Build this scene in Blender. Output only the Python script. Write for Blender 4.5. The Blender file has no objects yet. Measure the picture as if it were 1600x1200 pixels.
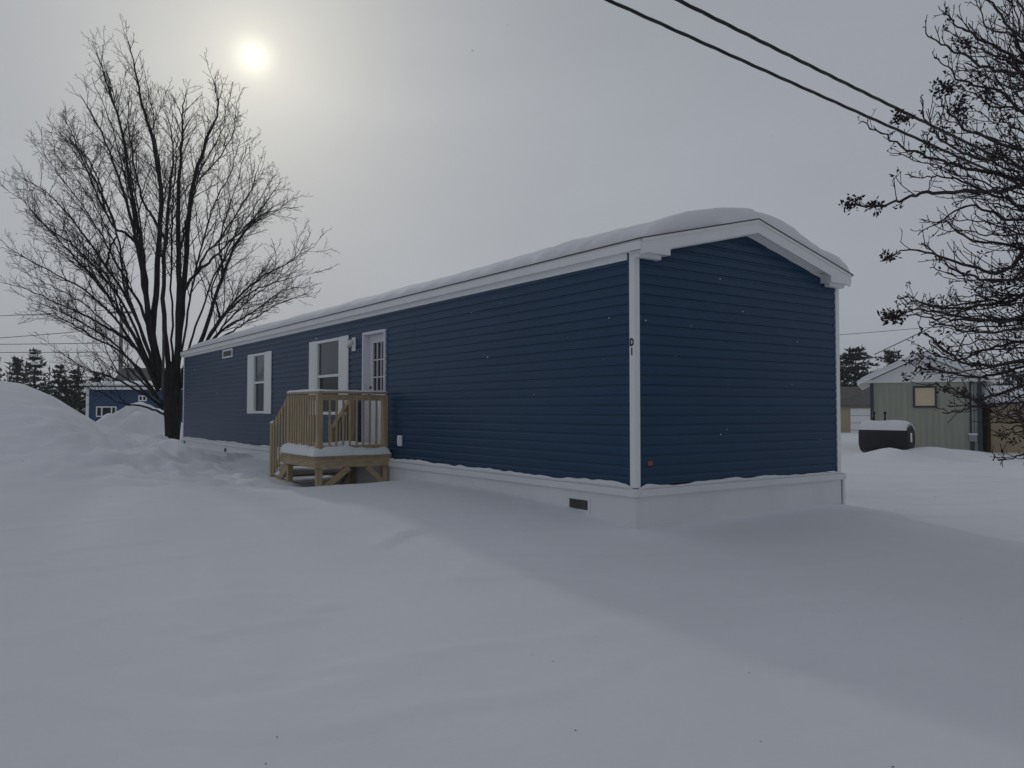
import bpy, math, random
import numpy as np
from mathutils import Vector, Matrix, noise as mnoise
R = math.radians
S = bpy.context.scene
COL = S.collection

# ------------------------------------------------------------------ camera, sky, sun, exposure
F = 1240.0                     # focal length in photo pixels (1600 wide)
CAM = Vector((0.0, 0.0, 1.5))
PITCH = math.atan(41 / F)
cam = bpy.data.cameras.new('camera')
cam.sensor_width = 36
cam.lens = F / 1600 * 36
cam.clip_start = 0.05
cam.clip_end = 3000
co = bpy.data.objects.new('camera', cam)
COL.objects.link(co)
co.location = CAM
co.rotation_euler = (R(90) + PITCH, 0, 0)
S.camera = co
S.render.resolution_x, S.render.resolution_y = 1024, 768

SUN_AZ = math.atan((390 - 800) / F)          # left of straight ahead
SUN_EL = math.atan(((600 - 88) / F + math.tan(PITCH)) / (1 - math.tan(PITCH)*(600 - 88)/F) * math.cos(SUN_AZ))
SUN_DIR = Vector((math.sin(SUN_AZ) * math.cos(SUN_EL), math.cos(SUN_AZ) * math.cos(SUN_EL), math.sin(SUN_EL)))
sun = bpy.data.lights.new('sun', 'SUN')
sun.energy = 0.50*0.78
sun.angle = R(1.6)
sun.color = (1.0, 0.97, 0.90)
so = bpy.data.objects.new('sun', sun)
COL.objects.link(so)
so.rotation_euler = SUN_DIR.to_track_quat('Z', 'Y').to_euler()

W = bpy.data.worlds.new('World')
S.world = W
W.use_nodes = True
nt = W.node_tree
nt.nodes.clear()
def N(t, tree=None, **kw):
    n = (tree or nt).nodes.new(t)
    for k, v in kw.items():
        setattr(n, k, v)
    return n
def LK(a, b, tree=None):
    (tree or nt).links.new(a, b)
def mathn(op, a, b=None, c=None, tree=None, clamp=False):
    n = N('ShaderNodeMath', tree, operation=op, use_clamp=clamp)
    for i, v in enumerate((a, b, c)):
        if v is None:
            continue
        if isinstance(v, (int, float)):
            n.inputs[i].default_value = v
        else:
            LK(v, n.inputs[i], tree)
    return n.outputs[0]
out = N('ShaderNodeOutputWorld')
bg = N('ShaderNodeBackground')
LK(bg.outputs[0], out.inputs[0])
tc = N('ShaderNodeTexCoord')
nrm = N('ShaderNodeVectorMath', operation='NORMALIZE')
LK(tc.outputs['Generated'], nrm.inputs[0])
dt = N('ShaderNodeVectorMath', operation='DOT_PRODUCT')
LK(nrm.outputs[0], dt.inputs[0])
dt.inputs[1].default_value = SUN_DIR
dot = dt.outputs['Value']
ang = mathn('ARCCOSINE', mathn('MINIMUM', dot, 0.999999))
sep = N('ShaderNodeSeparateXYZ')
LK(nrm.outputs[0], sep.inputs[0])
# overcast deck: brighter around the sun, dimmer behind
cn = N('ShaderNodeTexNoise')
cn.inputs['Scale'].default_value = 2.2
cn.inputs['Detail'].default_value = 5
cn.inputs['Roughness'].default_value = 0.55
mp = N('ShaderNodeMapping')
mp.inputs['Scale'].default_value = (1.0, 1.0, 3.0)
mp.inputs['Rotation'].default_value = (0.2, 0.35, 0.3)
LK(nrm.outputs[0], mp.inputs[0])
LK(mp.outputs[0], cn.inputs['Vector'])
cloud = mathn('MULTIPLY_ADD', cn.outputs['Fac'], 0.22, 0.89)
half = mathn('MULTIPLY_ADD', dot, 0.5, 0.5)
deck = mathn('MULTIPLY_ADD', mathn('POWER', half, 2.0), 0.045, 0.338)
deck = mathn('MULTIPLY', deck, mathn('MULTIPLY_ADD', mathn('MAXIMUM', sep.outputs[2], 0.0), -0.36, 1.07))
deck = mathn('MULTIPLY', deck, cloud)
def scale_col(col, fac):
    n = N('ShaderNodeVectorMath', operation='SCALE')
    n.inputs[0].default_value = col
    LK(fac, n.inputs['Scale'])
    return n.outputs[0]
def addv(a, b):
    n = N('ShaderNodeVectorMath', operation='ADD')
    LK(a, n.inputs[0]); LK(b, n.inputs[1])
    return n.outputs[0]
def expf(k, amp):
    return mathn('MULTIPLY', mathn('POWER', 2.71828, mathn('DIVIDE', ang, -k)), amp)
def gauss(k, amp):
    q = mathn('DIVIDE', ang, k)
    return mathn('MULTIPLY', mathn('POWER', 2.71828, mathn('MULTIPLY', mathn('MULTIPLY', q, q), -1.0)), amp)
skyc = scale_col((0.935, 1.0, 1.115), deck)
skyc = addv(skyc, scale_col((1.0, 0.92, 0.68), mathn('MULTIPLY', expf(0.135, 0.52), cloud)))
skyc = addv(skyc, scale_col((1.0, 0.90, 0.58), gauss(0.036, 0.05)))
skyc = addv(skyc, scale_col((1.0, 0.96, 0.78), gauss(0.0185, 0.40)))
st = N('ShaderNodeTexSky', sky_type='NISHITA')
st.sun_disc = False
st.sun_elevation = SUN_EL
st.sun_rotation = SUN_AZ
st.air_density = 1.0
st.dust_density = 1.5
sk = N('ShaderNodeVectorMath', operation='SCALE')
LK(st.outputs[0], sk.inputs[0])
sk.inputs['Scale'].default_value = 0.0016
skyc = addv(skyc, sk.outputs[0])
LK(skyc, bg.inputs['Color'])
bg.inputs['Strength'].default_value = 1.35

S.view_settings.view_transform = 'Standard'
S.view_settings.look = 'None'
S.view_settings.exposure = -0.45
S.view_settings.gamma = 1.0

# ------------------------------------------------------------------ helpers
def ray(px, py):
    v = Vector(((px - 800) / F, 1.0, (600 - py) / F))
    v.rotate(Matrix.Rotation(PITCH, 3, 'X'))
    return v
def P(px, py, d):
    """the point d metres ahead seen at photo pixel px, py"""
    v = ray(px, py)
    return CAM + v * (d / v.y)

def tag(o, label=None, cat=None, group=None, kind=None):
    if label: o['label'] = label
    if cat: o['category'] = cat
    if group: o['group'] = group
    if kind: o['kind'] = kind
    return o
def empty(name, loc=(0, 0, 0), rz=0.0):
    o = bpy.data.objects.new(name, None)
    COL.objects.link(o)
    o.location = loc
    o.rotation_euler = (0, 0, rz)
    o.empty_display_size = 0.2
    return o
def link_mesh(name, verts, faces, mat, parent=None, smooth=False):
    me = bpy.data.meshes.new(name)
    me.from_pydata([tuple(v) for v in verts], [], faces)
    me.update()
    if mat is not None:
        me.materials.append(mat)
    if smooth:
        me.polygons.foreach_set('use_smooth', [True] * len(me.polygons))
    o = bpy.data.objects.new(name, me)
    COL.objects.link(o)
    if parent is not None:
        o.parent = parent
    return o

class MB:
    def __init__(self):
        self.v = []; self.f = []; self.s = []
    def add(self, vs, fs):
        b = len(self.v)
        self.v += [tuple(v) for v in vs]
        self.f += [tuple(i + b for i in f) for f in fs]
        return self
    def box(self, x0, x1, y0, y1, z0, z1, bev=0.0):
        x0, x1 = min(x0, x1), max(x0, x1); y0, y1 = min(y0, y1), max(y0, y1); z0, z1 = min(z0, z1), max(z0, z1)
        b = min(bev, (x1-x0)*.4, (y1-y0)*.4, (z1-z0)*.4)
        if b <= 0:
            vs = [(x, y, z) for z in (z0, z1) for (x, y) in ((x0, y0), (x1, y0), (x1, y1), (x0, y1))]
            return self.add(vs, [(3,2,1,0),(4,5,6,7),(0,1,5,4),(1,2,6,5),(2,3,7,6),(3,0,4,7)])
        # chamfered: 24 verts
        vs = []; idx = {}
        for sx in (0, 1):
            for sy in (0, 1):
                for sz in (0, 1):
                    X = (x0, x1)[sx]; Y = (y0, y1)[sy]; Z = (z0, z1)[sz]
                    ix = X + (b if sx == 0 else -b); iy = Y + (b if sy == 0 else -b); iz = Z + (b if sz == 0 else -b)
                    idx[(sx,sy,sz,'x')] = len(vs); vs.append((X, iy, iz))
                    idx[(sx,sy,sz,'y')] = len(vs); vs.append((ix, Y, iz))
                    idx[(sx,sy,sz,'z')] = len(vs); vs.append((ix, iy, Z))
        fs = []
        for s in (0, 1):
            q = [(0,0),(0,1),(1,1),(1,0)]
            fs.append(tuple(idx[(s,a,c,'x')] for a, c in (q if s == 0 else q[::-1]))[::-1] if False else tuple(idx[(s,a,c,'x')] for a, c in (q[::-1] if s else q)))
            fs.append(tuple(idx[(a,s,c,'y')] for a, c in (q if s else q[::-1])))
            fs.append(tuple(idx[(a,c,s,'z')] for a, c in (q[::-1] if s else q)))
        for a in (0, 1):
            for c in (0, 1):
                fs.append((idx[(0,a,c,'y')], idx[(1,a,c,'y')], idx[(1,a,c,'z')], idx[(0,a,c,'z')]))
                fs.append((idx[(a,0,c,'x')], idx[(a,1,c,'x')], idx[(a,1,c,'z')], idx[(a,0,c,'z')]))
                fs.append((idx[(a,c,0,'x')], idx[(a,c,1,'x')], idx[(a,c,1,'y')], idx[(a,c,0,'y')]))
        for sx in (0, 1):
            for sy in (0, 1):
                for sz in (0, 1):
                    fs.append((idx[(sx,sy,sz,'x')], idx[(sx,sy,sz,'y')], idx[(sx,sy,sz,'z')]))
        return self.add(vs, fs)
    def bar(self, a, b, w, h, up=(0, 0, 1)):
        """a rectangular bar from a to b"""
        a = Vector(a); b = Vector(b); t = (b - a).normalized(); up = Vector(up)
        s = t.cross(up)
        if s.length < 1e-4: s = t.cross(Vector((1, 0, 0)))
        s.normalize(); u = s.cross(t)
        vs = []
        for p in (a, b):
            for (i, j) in ((-1,-1),(1,-1),(1,1),(-1,1)):
                vs.append(p + s * (w/2*i) + u * (h/2*j))
        return self.add(vs, [(3,2,1,0),(4,5,6,7),(0,1,5,4),(1,2,6,5),(2,3,7,6),(3,0,4,7)])
    def tube(self, pts, rads, n=6, cap=True):
        pts = [Vector(p) for p in pts]; k = len(pts)
        if isinstance(rads, (int, float)): rads = [rads] * k
        base = len(self.v)
        ref = None
        for i, p in enumerate(pts):
            t = (pts[min(i+1, k-1)] - pts[max(i-1, 0)])
            if t.length < 1e-9: t = Vector((0, 0, 1))
            t.normalize()
            if ref is None:
                ref = Vector((0, 0, 1)) if abs(t.z) < .9 else Vector((1, 0, 0))
            s = (ref - t * ref.dot(t))
            if s.length < 1e-6: s = t.orthogonal()
            s.normalize(); u = t.cross(s); ref = s
            r = rads[i]
            for j in range(n):
                a = 2 * math.pi * j / n
                q = p + s * (r * math.cos(a)) + u * (r * math.sin(a))
                self.v.append((q.x, q.y, q.z))
        for i in range(k - 1):
            for j in range(n):
                a = base + i*n + j; b = base + i*n + (j+1) % n
                self.f.append((a, b, b + n, a + n))
        if cap:
            self.f.append(tuple(base + j for j in range(n))[::-1])
            self.f.append(tuple(base + (k-1)*n + j for j in range(n)))
        return self
    def prism(self, poly, axis, a, b):
        """extrude a polygon (list of 2-D points) along an axis: x -> (y,z), y -> (x,z), z -> (x,y)"""
        n = len(poly)
        def m(p, t):
            return (t, p[0], p[1]) if axis == 'x' else ((p[0], t, p[1]) if axis == 'y' else (p[0], p[1], t))
        vs = [m(p, a) for p in poly] + [m(p, b) for p in poly]
        fs = [tuple(range(n))[::-1], tuple(range(n, 2*n))]
        for i in range(n):
            j = (i+1) % n
            fs.append((i, j, j+n, i+n))
        return self.add(vs, fs)
    def build(self, name, mat, parent=None, smooth=False, fix=True):
        o = link_mesh(name, self.v, self.f, mat, parent, smooth)
        if fix:
            import bmesh
            bm = bmesh.new(); bm.from_mesh(o.data)
            bmesh.ops.recalc_face_normals(bm, faces=bm.faces)
            bm.to_mesh(o.data); bm.free()
        return o

# ------------------------------------------------------------------ materials
def mat(name, col, rough=0.6, spec=0.5, var=0.0, vscale=3.0, bump=0.0, bscale=20.0, stretch=(1, 1, 1), metal=0.0, col2=None, detail=5, coat=0.0, bdist=0.01, fine=0.0):
    m = bpy.data.materials.new(name)
    m.use_nodes = True
    t = m.node_tree
    b = t.nodes['Principled BSDF']
    b.inputs['Roughness'].default_value = rough
    b.inputs['Specular IOR Level'].default_value = spec
    b.inputs['Metallic'].default_value = metal
    b.inputs['Coat Weight'].default_value = coat
    b.inputs['Base Color'].default_value = (*col, 1)
    tcn = N('ShaderNodeTexCoord', t)
    mpn = N('ShaderNodeMapping', t)
    mpn.inputs['Scale'].default_value = stretch
    LK(tcn.outputs['Object'], mpn.inputs[0], t)
    if var > 0 or col2:
        nz = N('ShaderNodeTexNoise', t)
        nz.inputs['Scale'].default_value = vscale
        nz.inputs['Detail'].default_value = detail
        nz.inputs['Roughness'].default_value = 0.6
        LK(mpn.outputs[0], nz.inputs['Vector'], t)
        rp = N('ShaderNodeValToRGB', t)
        rp.color_ramp.elements[0].position = 0.3
        rp.color_ramp.elements[1].position = 0.7
        c2 = col2 or tuple(min(1, c * (1 + var)) for c in col)
        c1 = col if col2 else tuple(c * (1 - var) for c in col)
        rp.color_ramp.elements[0].color = (*c1, 1)
        rp.color_ramp.elements[1].color = (*c2, 1)
        LK(nz.outputs['Fac'], rp.inputs[0], t)
        LK(rp.outputs[0], b.inputs['Base Color'], t)
    if bump > 0:
        nb = N('ShaderNodeTexNoise', t)
        nb.inputs['Scale'].default_value = bscale
        nb.inputs['Detail'].default_value = 6
        LK(mpn.outputs[0], nb.inputs['Vector'], t)
        bp = N('ShaderNodeBump', t)
        bp.inputs['Strength'].default_value = bump
        bp.inputs['Distance'].default_value = bdist
        LK(nb.outputs['Fac'], bp.inputs['Height'], t)
        LK(bp.outputs[0], b.inputs['Normal'], t)
        if fine > 0:                  # patchy wind crust over the soft powder
            nf = N('ShaderNodeTexNoise', t); nf.inputs['Scale'].default_value = 34; nf.inputs['Detail'].default_value = 8
            nf.inputs['Roughness'].default_value = .65
            nm = N('ShaderNodeTexNoise', t); nm.inputs['Scale'].default_value = .55; nm.inputs['Detail'].default_value = 4
            mr = N('ShaderNodeMapRange', t); mr.inputs['From Min'].default_value = .42; mr.inputs['From Max'].default_value = .62
            LK(mpn.outputs[0], nf.inputs['Vector'], t); LK(mpn.outputs[0], nm.inputs['Vector'], t)
            LK(nm.outputs['Fac'], mr.inputs['Value'], t)
            ml = N('ShaderNodeMath', t, operation='MULTIPLY'); LK(mr.outputs[0], ml.inputs[0], t); ml.inputs[1].default_value = fine
            b2 = N('ShaderNodeBump', t); b2.inputs['Distance'].default_value = .02
            LK(ml.outputs[0], b2.inputs['Strength'], t); LK(nf.outputs['Fac'], b2.inputs['Height'], t)
            LK(bp.outputs[0], b2.inputs['Normal'], t)
            LK(b2.outputs[0], b.inputs['Normal'], t)
    return m

M = {}
M['snow'] = mat('snow', (0.80, 0.81, 0.85), 0.75, 0.2, var=0.03, vscale=0.7, bump=0.40, bscale=7, bdist=0.02, fine=0.22)
M['roof_snow'] = mat('packed_snow', (0.80, 0.81, 0.84), 0.75, 0.2, bump=0.3, bscale=12, bdist=0.015)
M['siding'] = mat('blue_vinyl', (0.0137, 0.053, 0.116), 0.38, 0.28, var=0.07, vscale=1.3, bump=0.10, bscale=26, stretch=(.4, .4, 6), bdist=0.004)
M['siding2'] = mat('bright_blue_vinyl', (0.020, 0.066, 0.150), 0.5, 0.4, var=0.08, vscale=1.0)
M['white'] = mat('white_vinyl', (0.87, 0.87, 0.87), 0.45, 0.45, var=0.03, vscale=2.5, bump=0.05, bscale=15)
M['skirt'] = mat('skirting_vinyl', (0.80, 0.81, 0.83), 0.5, 0.4, var=0.04, vscale=1.2, bump=0.08, bscale=6)
M['shingle'] = mat('dark_shingle', (0.045, 0.042, 0.04), 0.85, 0.3, var=0.3, vscale=14, bump=0.4, bscale=40)
M['wood'] = mat('treated_pine', (0.35, 0.265, 0.155), 0.7, 0.3, col2=(0.52, 0.42, 0.265), vscale=5, bump=0.2, bscale=30, stretch=(6, 6, 0.5))
M['wood_h'] = mat('treated_pine_boards', (0.35, 0.265, 0.155), 0.7, 0.3, col2=(0.52, 0.42, 0.265), vscale=5, bump=0.2, bscale=30, stretch=(1, 1, 6))
M['glass'] = mat('window_glass', (0.024, 0.036, 0.036), 0.06, 0.5, coat=0.05)
M['screen'] = mat('screened_glass', (0.012, 0.016, 0.018), 0.25, 0.35)
M['grille'] = mat('vent_louvre', (0.10, 0.10, 0.11), 0.6, 0.4)
M['black'] = mat('black_lettering', (0.01, 0.01, 0.012), 0.5, 0.3)
M['dark'] = mat('dark_gap', (0.02, 0.02, 0.022), 0.8, 0.2)
M['door'] = mat('white_door', (0.76, 0.75, 0.80), 0.4, 0.45, var=0.02, vscale=2)
M['brass'] = mat('dull_handle', (0.10, 0.09, 0.08), 0.35, 0.5, metal=0.8)
M['plate'] = mat('reddish_plate', (0.33, 0.10, 0.08), 0.5, 0.4)
M['bark'] = mat('maple_bark', (0.018, 0.016, 0.016), 0.9, 0.15, col2=(0.05, 0.046, 0.044), vscale=5, bump=0.9, bscale=9, stretch=(3, 3, 0.5), bdist=0.04)
M['twig'] = mat('maple_twigs', (0.035, 0.031, 0.031), 0.9, 0.15, var=0.25, vscale=1.5)
M['deadwood'] = mat('bleached_deadwood', (0.10, 0.095, 0.09), 0.9, 0.2, var=0.3, vscale=4, stretch=(4, 4, .6))
M['shrubwood'] = mat('shrub_bark', (0.030, 0.023, 0.023), 0.8, 0.25, col2=(0.075, 0.058, 0.055), vscale=14, bump=0.4, bscale=50)
M['dryleaf'] = mat('dried_leaf', (0.020, 0.014, 0.013), 0.8, 0.2, col2=(0.055, 0.033, 0.026), vscale=20)
M['cable'] = mat('cable_sheath', (0.02, 0.02, 0.022), 0.5, 0.4)
M['wire'] = mat('weathered_wire', (0.09, 0.09, 0.095), 0.6, 0.3)
M['pole'] = mat('grey_pole_wood', (0.20, 0.19, 0.18), 0.9, 0.2, var=0.2, vscale=3, stretch=(4, 4, .4))
M['needle'] = mat('conifer_needles', (0.020, 0.030, 0.022), 0.8, 0.2, col2=(0.045, 0.060, 0.042), vscale=2.0)
M['needle2'] = mat('dark_conifer_needles', (0.014, 0.021, 0.017), 0.8, 0.2, col2=(0.034, 0.044, 0.034), vscale=1.5)
M['green'] = mat('sage_siding', (0.37, 0.38, 0.31), 0.7, 0.3, var=0.06, vscale=1.0, stretch=(8, 8, .4))
M['tan'] = mat('tan_siding', (0.42, 0.34, 0.22), 0.7, 0.3, var=0.05, vscale=1)
M['blind'] = mat('tan_blind', (0.72, 0.60, 0.40), 0.6, 0.4, var=0.04, vscale=2)
M['slate'] = mat('slate_trim', (0.055, 0.065, 0.085), 0.6, 0.3)
M['tank'] = mat('black_tank_paint', (0.012, 0.012, 0.014), 0.45, 0.4, var=0.3, vscale=3)
M['greyroof'] = mat('grey_roofing', (0.13, 0.12, 0.115), 0.85, 0.2, var=0.2, vscale=2)
M['metalbox'] = mat('grey_meter_metal', (0.30, 0.30, 0.31), 0.45, 0.4)
M['woods'] = mat('bare_woods', (0.045, 0.042, 0.040), 0.9, 0.1, col2=(0.075, 0.07, 0.066), vscale=.3)

# ------------------------------------------------------------------ house position
A = R(35.5)
D2 = Vector((math.cos(A), math.sin(A), 0))      # along the gable, to the right
D1 = Vector((-math.sin(A), math.cos(A), 0))     # along the long wall, away
C0 = Vector((1.285, 8.3, 0.0))
HW, HL = 3.68, 19.3                             # width, length
ZB, ZE = 0.71, 3.10                             # bottom of siding, eave
def U(px, off=0.0):
    """distance along the long wall (plane `off` outside it) seen at photo column px"""
    k = (px - 800) / F / math.cos(PITCH)
    o = C0 - D2 * off
    return (o.x - k * o.y) / (k * D1.y - D1.x)
def ZW(px, py, off=0.0):
    u = U(px, off); p = C0 - D2 * off + D1 * u
    return P(px, py, p.y).z
def V(px, off=0.0):
    k = (px - 800) / F / math.cos(PITCH)
    o = C0 - D1 * off
    return (o.x - k * o.y) / (k * D2.y - D2.x)
def to_house(p):
    q = Vector(p) - C0
    return Vector((q.dot(D2), q.dot(D1), q.z))

# ------------------------------------------------------------------ snow ground
def vnoise(x, y, seed=0):
    xi = np.floor(x).astype(np.int64); yi = np.floor(y).astype(np.int64)
    fx = x - xi; fy = y - yi
    fx = fx*fx*fx*(fx*(fx*6-15)+10); fy = fy*fy*fy*(fy*(fy*6-15)+10)
    def h(a, b):
        n = (a * 374761393 + b * 668265263 + seed * 1274126177) & 0xffffffff
        n = ((n ^ (n >> 13)) * 1274126177) & 0xffffffff
        return ((n ^ (n >> 16)) & 0xffff) / 65535.0 - 0.5
    a = h(xi, yi); b = h(xi+1, yi); c = h(xi, yi+1); d = h(xi+1, yi+1)
    return (a*(1-fx)+b*fx)*(1-fy)+(c*(1-fx)+d*fx)*fy
def fbm(x, y, octv=4, seed=0, gain=.5):
    s = 0; a = 1.0
    for i in range(octv):
        s = s + a * vnoise(x * 2**i + 17.3*i, y * 2**i - 9.1*i, seed + i)
        a *= gain
    return s
def sstep(a, b, x):
    t = np.clip((x - a) / (b - a), 0, 1)
    return t*t*(3-2*t)

ctrl = []
def cp(p, z=None):
    ctrl.append((p[0], p[1], p[2] if z is None else z))
for px, py in ((990, 828), (950, 814), (904, 797), (850, 782), (760, 764), (690, 752), (640, 748), (520, 752), (430, 722), (350, 707), (290, 699)):
    q = C0 + D1 * U(px)
    cp(P(px, py, q.y))
for px, py in ((1010, 828), (1080, 819), (1150, 808), (1230, 797), (1318, 788)):
    q = C0 + D2 * V(px)
    cp(P(px, py, q.y))
for x, y, z in ((0, 0, .12), (-2, 2, .14), (2, 2, .10), (0, 3.2, .14), (-2.5, 4, .20), (2.5, 4, .12), (0, 5, .20), (-4, 6, .30), (-1.5, 6.5, .30), (1, 6.5, .18),
                (3, 6, .14), (5, 6, .15), (-5, 8, .42), (-2.6, 8.6, .42), (-.5, 8.4, .40), (3.2, 8.2, .17), (6, 9, .18), (-3, 10.6, .44), (-2.0, 10.8, .44), (-3.9, 11.3, .42), (-4.6, 12.6, .46), (-6, 11, .55), (-8, 8, .5),
                (7, 14, .05), (6, 20, -.02), (10, 24, -.05), (14, 28, -.05), (20, 20, 0), (10, 12, .1), (10, 5, .15), (-6, 15, .55), (-8, 20, .4), (-10, 25, .32), (-13, 22, .35), (-14, 30, .3),
                (-8, 2, .3), (8, 0, .1), (-20, 10, .4), (-4, -6, .1), (6, -6, .1), (-25, 30, .3), (0, 32, .1), (6, 33, 0), (24, 34, 0), (-10, -8, .2), (15, -5, .1)):
    cp((x, y, z))
# under the porch and house stay low
cp(C0 + D1*6.4 - D2*.6, .18); cp(C0 + D1*5.75 - D2*1.2, .27); cp(C0 + D1*5.2 - D2*1.0, .40); cp(C0+D1*6.3-D2*1.9, .42)
CT = np.array(ctrl)
def tps(r):
    return np.where(r > 1e-9, r*r*np.log(np.maximum(r, 1e-9)), 0)
_n = len(CT)
_r = np.hypot(CT[:, 0][:, None]-CT[:, 0][None], CT[:, 1][:, None]-CT[:, 1][None])
_A = np.zeros((_n+3, _n+3))
_A[:_n, :_n] = tps(_r) + np.eye(_n) * .06
_A[:_n, _n] = 1; _A[:_n, _n+1:] = CT[:, :2]
_A[_n:, :_n] = _A[:_n, _n:].T
_sol = np.linalg.solve(_A, np.concatenate([CT[:, 2], [0, 0, 0]]))
CREASE = []
for p0, p1, hh in (((578, 864), (676, 834), .035), ((240, 968), (290, 960), .012), ((960, 1160), (1010, 1080), .010), ((880, 1095), (932, 1070), .010), ((560, 1100), (600, 1096), .008), ((205, 808), (250, 803), .02), ((120, 778), (262, 764), .10), ((236, 768), (330, 746), .13), ((312, 756), (392, 716), .12), ((228, 752), (300, 738), .08), ((330, 772), (390, 760), .05), ((60, 712), (140, 706), .06)):
    a_ = P(p0[0], p0[1], 1); b_ = P(p1[0], p1[1], 1)
    def hit(q, zg=.3):
        v = q - CAM; k = (zg - CAM.z)/v.z; return CAM + v*k
    a_, b_ = hit(a_), hit(b_)
    CREASE.append((a_.x, a_.y, b_.x, b_.y, hh))
BX = np.array([-40, -22, -16, -11.5, -9.7, -9.2, -8.7, -8.3, -7.85, -7.25, -6.5, -5.5, -4.5, 60.])
BZ = np.array([2.3, 2.35, 2.3, 2.12, 2.02, 1.94, 1.75, 1.51, 1.24, 1.02, .80, .5, .2, .0])
def ground(x, y):
    x = np.asarray(x, float); y = np.asarray(y, float)
    shp = x.shape; x = x.ravel(); y = y.ravel()
    xc = np.clip(x, -25, 24); yc = np.clip(y, -8, 34)
    z = _sol[_n] + _sol[_n+1]*xc + _sol[_n+2]*yc
    for i in range(_n):
        z = z + _sol[i] * tps(np.hypot(xc-CT[i, 0], yc-CT[i, 1]))
    far = sstep(22, 60, np.hypot(x, y-12))
    z = z*(1-far) + (.2)*far
    z = np.clip(z, -.3, 1.0)
    # ploughed bank at left
    yy = y + .9*vnoise(x*.35, y*.15, 5)
    g = sstep(9.2, 15.0, yy) * (1 - sstep(15.6, 21, yy))
    bz = np.interp(x*15/np.maximum(y, 6) + .15*vnoise(x*.7, y*.7, 9), BX, BZ)
    z = np.maximum(z, z + (bz - z) * g * (bz > z)) 
    rough = g * sstep(-4.5, -7.5, x)
    z = z + rough * (.10*fbm(x*1.1, y*1.1, 4, 3) )
    # trampled patch between bank and porch
    for (ax_, ay_, bx_, by_, hh) in CREASE:
        tx = (x-ax_)*(bx_-ax_)+(y-ay_)*(by_-ay_); L2 = (bx_-ax_)**2+(by_-ay_)**2
        t = np.clip(tx/L2, 0, 1)
        sd = ((bx_-ax_)*(y-ay_)-(by_-ay_)*(x-ax_))/math.sqrt(L2) + .05*vnoise(x*6, y*6, 40) * (1 + 10*hh) + hh*2.2*vnoise(x*1.9, y*1.9, 43)
        end = np.exp(-((tx/L2-.5)/.42)**4)
        z = z + hh*end*sstep(-.03, .03, sd)*np.exp(-np.maximum(sd, 0)/(.35 + 5*hh))
    tr = np.exp(-(((x+5.6)/2.0)**2 + ((y-12.6)/1.9)**2))
    z = z + tr * (.24*fbm(x*1.3, y*1.3, 5, 31, .6) + .13*fbm(x*4.5, y*4.5, 3, 8))
    # small far mounds
    for mx, my, mh, ms in ((-15.4, 32, .95, 1.1), (-14.3, 32.5, .75, .9), (-16.6, 33, .55, 1.0)):
        z = z + mh*np.exp(-(((x-mx)/ms)**2+((y-my)/2.0)**2)) * (1 + .5*fbm(x*1.5, y*1.5, 3, 77))
    for mx, my, mh, ms in ((11.85, 24.7, .30, .55), (13.4, 25.4, .30, .9), (14.8, 26.0, .22, 1.2), (12.0, 25.8, .12, 1.2)):
        z = z + mh*np.exp(-(((x-mx)/ms)**2+((y-my)/1.1)**2))
    # wind texture
    near = 1 - sstep(30, 60, np.hypot(x, y))
    ca, sa = math.cos(.5), math.sin(.5)
    xr = x*ca + y*sa; yr = -x*sa + y*ca
    z = z + near*(.045*fbm(x*.3, y*.3, 2, 1) + .009*fbm(xr*.5, yr*1.6, 3, 2) + .004*fbm(xr*3, yr*7, 3, 4)*sstep(.05, .3, fbm(x*.4+5, y*.4, 2, 63)))
    # thin wind-cut crust edges
    cr = fbm(xr*.45+3, yr*1.1, 3, 51)
    z = z + near*.014*sstep(.17, .185, cr)*(1 - sstep(.185, .45, cr))
    return z.reshape(shp)

def axis_lines(lo, hi, c0, c1, fine, growth):
    a = list(np.arange(c0, c1, fine))
    s = fine; x = a[-1]
    while x < hi:
        s *= growth; x += s; a.append(x)
    s = fine; x = a[0]; b = []
    while x > lo:
        s *= growth; x -= s; b.append(x)
    return np.array(b[::-1] + a)
gx = axis_lines(-900, 900, -13, 9, .065, 1.035)
gy = axis_lines(-60, 1200, .5, 17, .065, 1.03)
GX, GY = np.meshgrid(gx, gy)
GZ = ground(GX, GY)
ni, nj = GX.shape
verts = np.stack([GX.ravel(), GY.ravel(), GZ.ravel()], 1)
I = (np.arange(ni-1)[:, None]*nj + np.arange(nj-1)[None]).ravel()
faces = np.stack([I, I+1, I+nj+1, I+nj], 1)
me = bpy.data.meshes.new('snowy_ground')
me.vertices.add(len(verts)); me.vertices.foreach_set('co', verts.ravel())
me.loops.add(len(faces)*4); me.loops.foreach_set('vertex_index', faces.ravel())
me.polygons.add(len(faces)); me.polygons.foreach_set('loop_start', np.arange(0, len(faces)*4, 4))
me.polygons.foreach_set('use_smooth', np.ones(len(faces), bool))
me.update(calc_edges=True); me.validate()
me.materials.append(M['snow'])
go = bpy.data.objects.new('ground', me)
COL.objects.link(go)
tag(go, kind='structure')
def gz(x, y):
    return float(ground(np.array([x]), np.array([y]))[0])

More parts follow.
